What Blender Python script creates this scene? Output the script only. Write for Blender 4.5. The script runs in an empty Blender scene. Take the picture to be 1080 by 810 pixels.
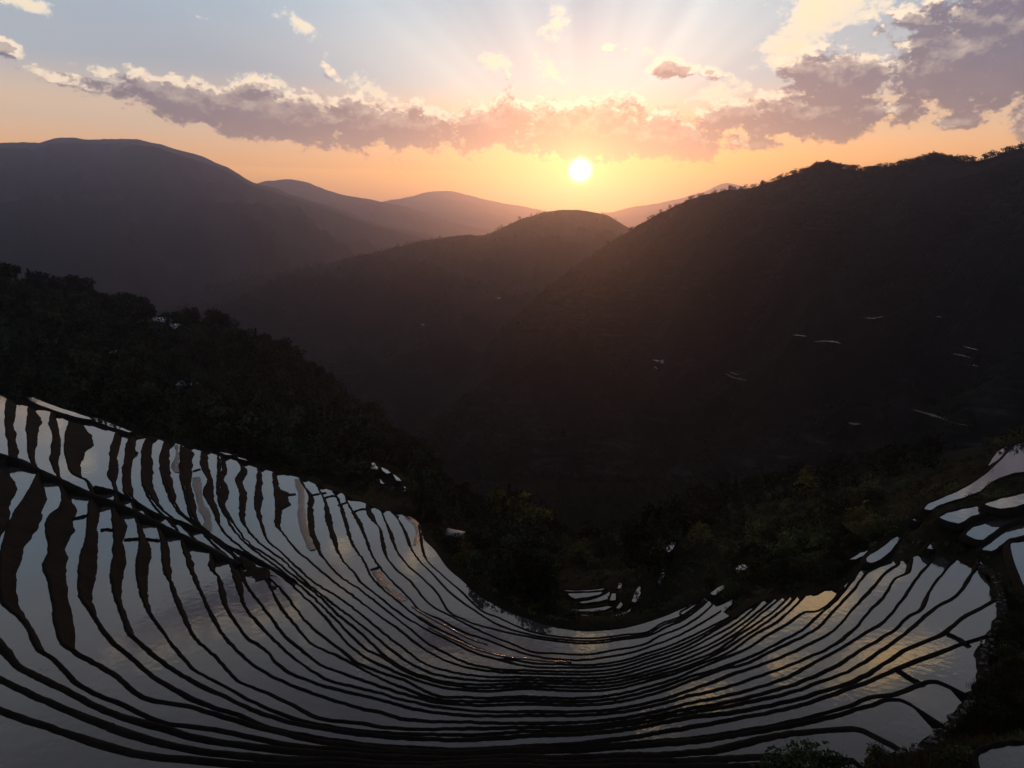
import bpy, math, random
import numpy as np
from mathutils import Vector
R = math.radians
random.seed(7)
rng = np.random.default_rng(11)
SC = bpy.context.scene
COL = SC.collection

# ------------------------------------------------------------------ camera
F, CX, CY = 800.0, 540.0, 405.0                       # photograph's own pixels (1080 x 810)
PITCH = math.atan(145.0 / F)
cp, sp = math.cos(PITCH), math.sin(PITCH)
cam_d = bpy.data.cameras.new('camera')
cam_d.sensor_width = 36.0
cam_d.lens = 36.0 * F / 1080.0
cam_d.clip_start = 0.5
cam_d.clip_end = 60000
cam = bpy.data.objects.new('camera', cam_d)
COL.objects.link(cam)
cam.rotation_euler = (math.pi / 2 - PITCH, 0, 0)
SC.camera = cam


def ray(px, py):
    x, y = px - CX, CY - py
    return np.array([x, F * cp + y * sp, -F * sp + y * cp])


def at_z(px, py, z):
    d = ray(px, py)
    return d * (z / d[2])


def at_d(px, py, dist):
    d = ray(px, py)
    return d * (dist / math.hypot(d[0], d[1]))


def azel(px, py):
    d = ray(px, py)
    return math.degrees(math.atan2(d[0], d[1])), math.degrees(math.atan2(d[2], math.hypot(d[0], d[1])))


def project(P):
    P = np.asarray(P, float)
    x, y, z = P[..., 0], P[..., 1], P[..., 2]
    dep = np.maximum(y * cp - z * sp, 1e-3)
    return CX + F * x / dep, CY - F * (y * sp + z * cp) / dep


# ------------------------------------------------------------------ world, sun, exposure
SUN_AZ, SUN_EL = azel(612, 180)
SC.view_settings.view_transform = 'Standard'
SC.view_settings.look = 'None'
SC.view_settings.exposure = 0.0
SC.view_settings.gamma = 1.0
SC.render.engine = 'CYCLES'
SC.cycles.use_denoising = True
SC.cycles.max_bounces = 5
SC.cycles.diffuse_bounces = 2
SC.cycles.glossy_bounces = 3
SC.cycles.volume_bounces = 0
SC.cycles.caustics_reflective = False
SC.cycles.caustics_refractive = False
SC.cycles.sample_clamp_indirect = 4.0

world = bpy.data.worlds.new('World')
SC.world = world
world.use_nodes = True
WT = world.node_tree
WT.nodes.clear()


class E:
    """a node socket (or number) that can be written into formulas"""
    tree = WT

    def __init__(s, k): s.k = k

    @staticmethod
    def op(name, *a, clamp=False):
        n = E.tree.nodes.new('ShaderNodeMath'); n.operation = name; n.use_clamp = clamp
        for i, v in enumerate(a):
            v = v.k if isinstance(v, E) else v
            if isinstance(v, (int, float)): n.inputs[i].default_value = v
            else: E.tree.links.new(v, n.inputs[i])
        return E(n.outputs[0])

    def __add__(s, o): return E.op('ADD', s, o)
    __radd__ = __add__
    def __sub__(s, o): return E.op('SUBTRACT', s, o)
    def __rsub__(s, o): return E.op('SUBTRACT', o, s)
    def __mul__(s, o): return E.op('MULTIPLY', s, o)
    __rmul__ = __mul__
    def __truediv__(s, o): return E.op('DIVIDE', s, o)
    def __pow__(s, o): return E.op('POWER', s, o)


def eexp(x): return E.op('EXPONENT', x)
def clamp01(x): return E.op('ADD', x, 0.0, clamp=True)


def sstep(a, b, x):
    n = E.tree.nodes.new('ShaderNodeMapRange'); n.interpolation_type = 'SMOOTHSTEP'
    n.inputs['From Min'].default_value = a; n.inputs['From Max'].default_value = b
    E.tree.links.new(x.k, n.inputs['Value'])
    return E(n.outputs['Result'])


def xyz(x, y, z):
    n = E.tree.nodes.new('ShaderNodeCombineXYZ')
    for i, v in enumerate((x, y, z)):
        v = v.k if isinstance(v, E) else v
        if isinstance(v, (int, float)): n.inputs[i].default_value = v
        else: E.tree.links.new(v, n.inputs[i])
    return n.outputs[0]


def noise(vec, scale, detail=6.0, rough=0.55, dist=0.0):
    n = E.tree.nodes.new('ShaderNodeTexNoise')
    E.tree.links.new(vec, n.inputs['Vector'])
    n.inputs['Scale'].default_value = scale; n.inputs['Detail'].default_value = detail
    n.inputs['Roughness'].default_value = rough; n.inputs['Distortion'].default_value = dist
    return E(n.outputs[0])


def rgbmix(f, a, b, mode='MIX'):
    n = E.tree.nodes.new('ShaderNodeMix'); n.data_type = 'RGBA'; n.blend_type = mode; n.clamp_result = False
    for s, v in ((n.inputs[0], f), (n.inputs[6], a), (n.inputs[7], b)):
        v = v.k if isinstance(v, E) else v
        if isinstance(v, (int, float)): s.default_value = v
        elif isinstance(v, tuple): s.default_value = (*v, 1.0)
        else: E.tree.links.new(v, s)
    return n.outputs[2]


def ramp(x, stops):
    n = E.tree.nodes.new('ShaderNodeValToRGB'); cr = n.color_ramp; cr.interpolation = 'EASE'
    while len(cr.elements) < len(stops): cr.elements.new(1.0)
    for e, (p, c) in zip(cr.elements, stops):
        e.position = p; e.color = (*c, 1.0)
    E.tree.links.new(x.k, n.inputs[0])
    return n.outputs[0]


def build_sky():
    E.tree = WT
    tc = WT.nodes.new('ShaderNodeTexCoord')
    sx = WT.nodes.new('ShaderNodeSeparateXYZ')
    WT.links.new(tc.outputs['Generated'], sx.inputs[0])
    X, Y, Z = (E(sx.outputs[i]) for i in range(3))
    az = E.op('ARCTAN2', X, Y) * 57.29578
    el = E.op('ARCSINE', Z) * 57.29578
    # angle from the sun
    a, e = R(SUN_AZ), R(SUN_EL)
    sd = (math.sin(a) * math.cos(e), math.cos(a) * math.cos(e), math.sin(e))
    dot = X * sd[0] + Y * sd[1] + Z * sd[2]
    th = E.op('ARCCOSINE', E.op('MINIMUM', dot, 1.0)) * 57.29578
    # clear sky: the physical sky plus the layered glow of the low sun
    sk = WT.nodes.new('ShaderNodeTexSky'); sk.sky_type = 'NISHITA'; sk.sun_disc = False
    sk.sun_elevation = R(SUN_EL); sk.sun_rotation = R(SUN_AZ)
    sk.altitude = 1600; sk.dust_density = 2.5
    cool = ramp(clamp01(el / 90.0), [(0.0, (1.5, 0.56, 0.12)), (0.055, (1.4, 0.64, 0.16)), (0.095, (0.80, 0.56, 0.34)),
                                     (0.135, (0.37, 0.42, 0.44)), (0.20, (0.27, 0.38, 0.46)), (0.27, (0.37, 0.38, 0.39)),
                                     (0.385, (0.175, 0.18, 0.195)), (1.0, (0.06, 0.075, 0.115))])
    warm = ramp(clamp01(el / 90.0), [(0.0, (1.6, 0.46, 0.08)), (0.06, (1.75, 0.68, 0.06)), (0.09, (1.15, 0.64, 0.24)),
                                     (0.13, (0.62, 0.65, 0.60)), (0.20, (0.44, 0.54, 0.58)), (0.27, (0.40, 0.41, 0.415)),
                                     (0.385, (0.175, 0.18, 0.195)), (1.0, (0.06, 0.075, 0.115))])
    side = E.op('ABSOLUTE', az - (SUN_AZ + 4))
    base = rgbmix(sstep(2.0, 30.0, side), warm, cool)
    base = rgbmix(sstep(50.0, 120.0, side) * 0.8, base, (0.075, 0.10, 0.165))
    # crepuscular shafts fanning out from the sun
    psi = E.op('ARCTAN2', el - SUN_EL, az - SUN_AZ)
    fan = noise(xyz(psi * 1.5, 3.3, 0.0), 1.9, 2.0, 0.5)
    shaft = (fan - 0.5) * 1.1 * sstep(4.0, 12.0, th) * (1.0 - sstep(26.0, 45.0, th)) * sstep(2.0, 9.0, el)
    base = rgbmix(1.0, base, xyz(1.0 + shaft * 1.15, 1.0 + shaft, 1.0 + shaft * 0.75), 'MULTIPLY')

    # clouds: grey bodies and sunlit cream ones, (x, y, half width, half height, tilt, strength) in photograph degrees
    GREY = [(115, 95, 65, 12, 6, 0.85), (190, 106, 85, 21, 10, 1.0), (275, 118, 95, 26, 8, 1.05), (265, 92, 40, 14, 0, .8), (385, 130, 100, 26, 4, 1.0),
            (330, 150, 120, 12, 8, .5), (420, 112, 40, 14, 0, .6),
            (520, 132, 75, 26, 0, 1.0), (620, 137, 100, 30, 0, 1.05), (700, 145, 80, 24, 4, 1.0), (665, 104, 30, 7, 5, .6),
            (780, 120, 70, 18, -6, .95), (850, 122, 90, 26, 0, 1.1), (888, 82, 60, 32, 0, 1.05), (958, 112, 26, 16, 0, .9),
            (1020, 60, 95, 48, 0, 1.2), (1080, 30, 120, 60, 0, 1.2), (980, 22, 60, 18, 0, .9), (1010, 128, 28, 8, 0, .9), (800, 150, 30, 10, 0, .7),
            (706, 72, 22, 11, 3, 1.0), (722, 74, 16, 8, -8, .9), (750, 76, 16, 7, 0, .75), (640, 50, 14, 6, 0, .7), (805, 152, 26, 9, 0, .9), (0, 49, 20, 9, 5, 1.0), (16, 51, 8, 5, 5, .7), (350, 75, 16, 9, 30, .55), (536, 78, 8, 6, 60, .5),
            (465, 96, 8, 9, 60, .5), (1070, 155, 22, 5, 0, .4), (660, 52, 14, 4, 0, .5),
            (200, -190, 170, 40, 10, .8), (500, -260, 160, 36, -5, .8), (1180, 100, 100, 60, 0, 1.1), (-160, 60, 90, 30, 0, .7), (-120, 130, 90, 12, 3, .6)]
    CREAM = [(858, 18, 58, 26, -35, 1.1), (838, 48, 26, 24, 10, 1.0), (822, 66, 20, 12, 0, .8), (905, -8, 60, 22, -20, 1.0), (760, 100, 36, 12, -10, .85), (880, 10, 70, 22, 0, .9), (985, 62, 34, 14, 50, .7),
             (317, 25, 24, 10, 35, .75), (348, 62, 10, 6, 30, .55), (585, 25, 15, 22, 20, .75), (577, 70, 26, 15, 20, .62), (790, 20, 40, 10, -10, .5),
             (522, 66, 22, 10, 0, .9), (400, 98, 34, 12, 20, .8), (270, 88, 40, 12, 8, .9), (130, 88, 44, 9, 8, .8), (455, 120, 30, 12, 0, .7), (690, 55, 24, 8, 0, .6), (20, 2, 46, 8, 4, .75), (800, 143, 40, 12, 0, .55), (5, 128, 20, 8, 0, .5), (290, 14, 6, 8, 0, .5),
             (930, 95, 24, 18, 30, .6),
             (420, -120, 30, 9, 20, .8), (330, -110, 14, 9, 0, .9), (640, -250, 70, 16, 0, .7)]

    def mirrored(px, py):
        d = ray(px, py); d[2] = -d[2]
        f = d[1] * cp - d[2] * sp
        return CX + F * d[0] / f, CY - F * (d[1] * sp + d[2] * cp) / f
    for (px, py, w, h, rot, amp) in [(868, 634, 44, 20, 15, 1.3), (800, 660, 60, 14, 20, 1.0), (938, 692, 56, 22, 20, 1.25), (905, 716, 40, 14, 15, .9), (742, 735, 50, 14, 10, 1.0), (690, 768, 40, 10, 0, .85), (830, 700, 46, 12, 15, .8), (930, 610, 40, 12, 20, .7), (300, 640, 40, 14, -20, .55), (430, 600, 30, 10, -20, .6)]:
        CREAM.append((*mirrored(px, py), w, h, rot, amp))

    def density(lst, A, Eh):
        tot = None
        uv = xyz(A, Eh, 0.0)
        for (px, py, w, h, rot, amp) in lst:
            a0, e0 = azel(px, py); a1, _ = azel(px + 10, py); _, e1 = azel(px, py - 10)
            ka, ke = abs(a1 - a0) / 10, abs(e1 - e0) / 10
            n = WT.nodes.new('ShaderNodeMapping'); n.vector_type = 'TEXTURE'
            n.inputs['Location'].default_value = (a0, e0, 0); n.inputs['Rotation'].default_value = (0, 0, -R(rot))
            n.inputs['Scale'].default_value = (w * ka * 1.8, h * ke * 1.8, 1)
            WT.links.new(uv, n.inputs['Vector'])
            g = WT.nodes.new('ShaderNodeTexGradient'); g.gradient_type = 'SPHERICAL'
            WT.links.new(n.outputs[0], g.inputs[0])
            g = E(g.outputs[1]) * amp
            tot = g if tot is None else E.op('MAXIMUM', tot, g)
        return tot * 1.12

    def field(A, Eh, lst, k2=1.15):
        n1 = noise(xyz(A * 0.9, Eh * 1.5, 1.7), 0.30, 9.0, 0.62, 0.4)
        n2 = noise(xyz(A, Eh * 1.3, 9.1), 1.05, 7.0, 0.62)
        return density(lst, A, Eh) + (n1 - 0.5) * 1.2 + (n2 - 0.5) * k2

    g0 = field(az, el, GREY)
    toward_a = (SUN_AZ - az) * 0.012
    g1 = field(az + toward_a, el + 0.7, GREY)
    ga = sstep(0.38, 0.62, g0)
    lit = clamp01((g0 - g1) * 1.5 - 0.10)
    edge = 1.0 - sstep(0.45, 0.85, g0)
    near = eexp(th * -0.13)
    body = rgbmix(sstep(0.0, 13.0, el), (0.34, 0.19, 0.14), (0.085, 0.085, 0.125))
    body = rgbmix(clamp01(near * 1.3), body, (0.32, 0.10, 0.035))
    tex = noise(xyz(az, el * 1.8, 4.0), 0.55, 7.0, 0.6)
    body = rgbmix(1.0, body, xyz(tex * 0.7 + 0.66, tex * 0.7 + 0.66, tex * 0.65 + 0.68), 'MULTIPLY')
    gcol = rgbmix(clamp01(lit * 0.45 + edge * lit * 4.0), body, (1.05, 0.84, 0.58))
    c0 = field(az, el, CREAM, 1.7)
    ca = sstep(0.36, 0.75, c0)
    ccol = rgbmix(sstep(0.3, 1.3, c0 + tex * 0.5 - 0.25), (0.80, 0.74, 0.60), (1.02, 0.80, 0.46))
    hi = sstep(19.0, 23.0, el)
    ccol = rgbmix(1.0, ccol, xyz(hi * 0.9 + 1.0, hi * 0.55 + 1.0, hi * 0.1 + 1.0), 'MULTIPLY')
    col = rgbmix(ca * 0.92, base, ccol)
    col = rgbmix(ga * 0.96, col, gcol)
    # haze band at the horizon takes the clouds' lower edges
    col = rgbmix((1.0 - sstep(2.5, 8.5, el)) * 0.75, col, base)
    # aureole and the sun itself
    halo = eexp(th * -0.9) * 1.5 + eexp(th * -0.32) * 0.12
    col = rgbmix(1.0, col, rgbmix(1.0, (1.0, 0.52, 0.14), xyz(halo, halo, halo), 'MULTIPLY'), 'ADD')
    disc = (1.0 - sstep(0.2, 1.1, th)) * 6.0
    col = rgbmix(1.0, col, xyz(disc, disc * 0.9, disc * 0.6), 'ADD')
    bg1 = WT.nodes.new('ShaderNodeBackground'); WT.links.new(sk.outputs[0], bg1.inputs[0]); bg1.inputs[1].default_value = 0.012
    bg2 = WT.nodes.new('ShaderNodeBackground'); WT.links.new(col, bg2.inputs[0]); bg2.inputs[1].default_value = SKY_K
    ad = WT.nodes.new('ShaderNodeAddShader'); out = WT.nodes.new('ShaderNodeOutputWorld')
    WT.links.new(bg1.outputs[0], ad.inputs[0]); WT.links.new(bg2.outputs[0], ad.inputs[1]); WT.links.new(ad.outputs[0], out.inputs[0])


SKY_K = 1.42
build_sky()
world.cycles.sampling_method = 'MANUAL'
world.cycles.sample_map_resolution = 1024

sun_d = bpy.data.lights.new('sun', 'SUN')
sun_d.energy = 0.85
sun_d.angle = R(0.6)
sun_d.color = (1.0, 0.40, 0.12)
sun = bpy.data.objects.new('sun', sun_d)
COL.objects.link(sun)
_a, _e = R(SUN_AZ), R(SUN_EL)
SUND = Vector((math.sin(_a) * math.cos(_e), math.cos(_a) * math.cos(_e), math.sin(_e)))
sun.rotation_euler = SUND.to_track_quat('Z', 'Y').to_euler()

HAZE = 1.15e-4


# ------------------------------------------------------------------ helpers
def tag(o, label=None, cat=None, group=None, kind=None):
    if label: o['label'] = label
    if cat: o['category'] = cat
    if group: o['group'] = group
    if kind: o['kind'] = kind
    return o


def mesh_obj(name, verts, faces, mat, parent=None, smooth=False, data=None):
    if data is None:
        data = bpy.data.meshes.new(name)
        v = np.asarray(verts, np.float32)
        if isinstance(faces, np.ndarray):
            n, k = faces.shape
            data.vertices.add(len(v)); data.vertices.foreach_set('co', v.ravel())
            data.loops.add(n * k); data.loops.foreach_set('vertex_index', faces.astype(np.int32).ravel())
            data.polygons.add(n)
            data.polygons.foreach_set('loop_start', np.arange(0, n * k, k, dtype=np.int32))
            data.polygons.foreach_set('loop_total', np.full(n, k, np.int32))
            data.update(calc_edges=True); data.validate()
        else:
            data.from_pydata([tuple(map(float, p)) for p in v], [], faces); data.update()
        data.materials.append(mat)
        if smooth: data.polygons.foreach_set('use_smooth', np.ones(len(data.polygons), bool))
    o = bpy.data.objects.new(name, data)
    COL.objects.link(o)
    if parent: o.parent = parent
    return o


def empty(name, loc, rz=0.0):
    o = bpy.data.objects.new(name, None)
    COL.objects.link(o); o.location = loc; o.rotation_euler = (0, 0, rz); o.empty_display_size = 0.5
    return o


def grid_faces(nu, nv):
    i, j = np.meshgrid(np.arange(nu - 1), np.arange(nv - 1), indexing='ij')
    a = (i * nv + j).ravel()
    return np.stack([a, a + nv, a + nv + 1, a + 1], 1)


_perm = np.random.default_rng(5).integers(0, 256, 512)
_grad = np.random.default_rng(6).normal(size=(256, 2)); _grad /= np.linalg.norm(_grad, axis=1)[:, None]


def perlin(x, y):
    x = np.asarray(x, float); y = np.asarray(y, float)
    xi, yi = np.floor(x).astype(int), np.floor(y).astype(int)
    xf, yf = x - xi, y - yi
    u, v = xf ** 3 * (xf * (xf * 6 - 15) + 10), yf ** 3 * (yf * (yf * 6 - 15) + 10)

    def g(a, b):
        h = _perm[(_perm[(xi + a) & 255] + yi + b) & 255] & 255
        gg = _grad[h]
        return gg[..., 0] * (xf - a) + gg[..., 1] * (yf - b)
    n0 = g(0, 0) * (1 - u) + g(1, 0) * u
    n1 = g(0, 1) * (1 - u) + g(1, 1) * u
    return (n0 * (1 - v) + n1 * v) * 1.5


def fbm(x, y, octs=5, gain=0.5):
    s, a, f = 0, 1.0, 1.0
    for k in range(octs):
        s = s + a * perlin(x * f + 17.3 * k, y * f - 9.1 * k); a *= gain; f *= 2.03
    return s


def ridged(x, y, octs=4):
    s, a, f = 0, 1.0, 1.0
    for k in range(octs):
        s = s + a * (1 - 2 * np.abs(perlin(x * f + 5.7 * k, y * f + 3.1 * k))); a *= 0.5; f *= 2.1
    return s


def pchip(x, xk, yk):
    xk, yk = np.asarray(xk, float), np.asarray(yk, float)
    h = np.diff(xk); d = np.diff(yk) / h
    m = np.zeros_like(yk)
    for i in range(1, len(xk) - 1):
        if d[i - 1] * d[i] > 0:
            w1, w2 = 2 * h[i] + h[i - 1], h[i] + 2 * h[i - 1]
            m[i] = (w1 + w2) / (w1 / d[i - 1] + w2 / d[i])
    m[0], m[-1] = d[0], d[-1]
    i = np.clip(np.searchsorted(xk, x) - 1, 0, len(h) - 1)
    t = np.clip((x - xk[i]) / h[i], 0, 1)
    return ((1 + 2 * t) * (1 - t) ** 2 * yk[i] + t * (1 - t) ** 2 * h[i] * m[i]
            + t * t * (3 - 2 * t) * yk[i + 1] + t * t * (t - 1) * h[i] * m[i + 1])


# ------------------------------------------------------------------ materials
def new_mat(name):
    m = bpy.data.materials.new(name); m.use_nodes = True
    t = m.node_tree; E.tree = t
    b = t.nodes['Principled BSDF']
    return m, t, b


def bump_to(t, b, h, strength, dist):
    n = t.nodes.new('ShaderNodeBump'); n.inputs['Strength'].default_value = strength; n.inputs['Distance'].default_value = dist
    t.links.new(h.k, n.inputs['Height']); t.links.new(n.outputs[0], b.inputs['Normal'])


def pos(t):
    return t.nodes.new('ShaderNodeNewGeometry').outputs['Position']


def earth_mat(name, c1, c2, c3, sc, rough=0.9, bump=0.4, bd=0.3, spec=0.2, big=None, fields=None):
    m, t, b = new_mat(name)
    p = pos(t)
    n1 = noise(p, sc, 6, .6); n2 = noise(p, sc * 6.3, 5, .6)
    c = rgbmix(sstep(.38, .62, n1), c1, c2)
    c = rgbmix(sstep(.52, .72, n2) * 0.7, c, c3)
    if big:
        n3 = noise(p, big, 4, .6)
        c = rgbmix(sstep(.45, .65, n3) * 0.6, c, c2)
    if fields:                                                # terraced fields on the far slope: level stripes inside patches
        sp_ = t.nodes.new('ShaderNodeSeparateXYZ'); t.links.new(p, sp_.inputs[0])
        X_, Y_, Z_ = (E(sp_.outputs[k]) for k in range(3))
        st = noise(xyz(X_ * .02, Y_ * .02, Z_ * .22), 1.0, 5, .7, 1.2)
        pt = noise(xyz(X_ * .0042, Y_ * .0042, 7.0), 1.0, 3, .6)
        c = rgbmix(sstep(.50, .64, st) * sstep(.44, .60, pt), c, fields)
    t.links.new(c, b.inputs['Base Color'])
    b.inputs['Roughness'].default_value = rough
    b.inputs['Specular IOR Level'].default_value = spec
    bump_to(t, b, n2 + n1 * 0.6, bump, bd)
    return m


def water_mat(name, col, rough=0.03, ior=1.62, bump=0.012):
    m, t, b = new_mat(name)
    p = pos(t)
    n1 = noise(p, 0.10, 5, .6); n2 = noise(p, 0.9, 3, .5)
    c = rgbmix(sstep(.35, .7, n1), col, tuple(v * 1.5 for v in col))
    t.links.new(c, b.inputs['Base Color'])
    b.inputs['IOR'].default_value = ior
    mud = sstep(.60, .72, noise(p, 0.21, 7, .68)) * sstep(.46, .6, noise(p, .035, 3, .5))
    c = rgbmix(mud * .8, c, (.032, .027, .018)); t.links.new(c, b.inputs['Base Color'])
    r = sstep(.5, .75, noise(p, 0.055, 6, .65)) * 0.10 + rough + mud * .35
    t.links.new(r.k, b.inputs['Roughness'])
    bump_to(t, b, n2 + n1 * 2.0, 1.0, bump)
    return m


M_BANK = earth_mat('bank_earth', (.010, .0085, .007), (.016, .013, .009), (.013, .014, .0075), .35, 1, .8, .25, .04)
M_BANKW = earth_mat('bank_mud', (.0085, .0075, .0055), (.016, .0115, .0075), (.0075, .007, .0045), .22, 1, .8, .25, .05)
M_PATH = earth_mat('path_stone', (.012, .011, .008), (.05, .046, .042), (.009, .010, .006), 1.6, .75, .9, .2, .15)
M_WATER = water_mat('paddy_water', (.030, .028, .026))
M_WATER2 = water_mat('paddy_water_silty', (.042, .038, .034), 0.05)
M_WATER3 = water_mat('still_pool', (.030, .029, .028), 0.02)
M_MUD = earth_mat('wet_mud', (.022, .020, .018), (.036, .033, .030), (.016, .015, .014), 1.4, .22, .9, .12, .45)
M_SOIL = earth_mat('hillside_soil', (.010, .012, .006), (.015, .0145, .008), (.006, .008, .0045), .12, 1, .8, .5, .02)
M_HILL = earth_mat('mountain_scrub', (.008, .010, .007), (.016, .015, .010), (.006, .008, .005), .012, 1.0, .6, 4, .03, .003, (.045, .042, .036))
M_FAR = earth_mat('mountain_far', (.014, .017, .013), (.022, .021, .016), (.010, .013, .009), .0025, 1.0, .5, 12, .03)

# ------------------------------------------------------------------ the terraced bowl, traced as contour lines
PC = (640.0, 520.0)


def to_polar(pts):
    a = [math.degrees(math.atan2(y - PC[1], PC[0] - x)) for x, y in pts]
    a = [v + 360 if v < -60 else v for v in a]
    r = [math.hypot(x - PC[0], y - PC[1]) for x, y in pts]
    for i in range(1, len(a)):
        if a[i] <= a[i - 1] + .03: a[i] = a[i - 1] + .03
    return a, r


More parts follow.
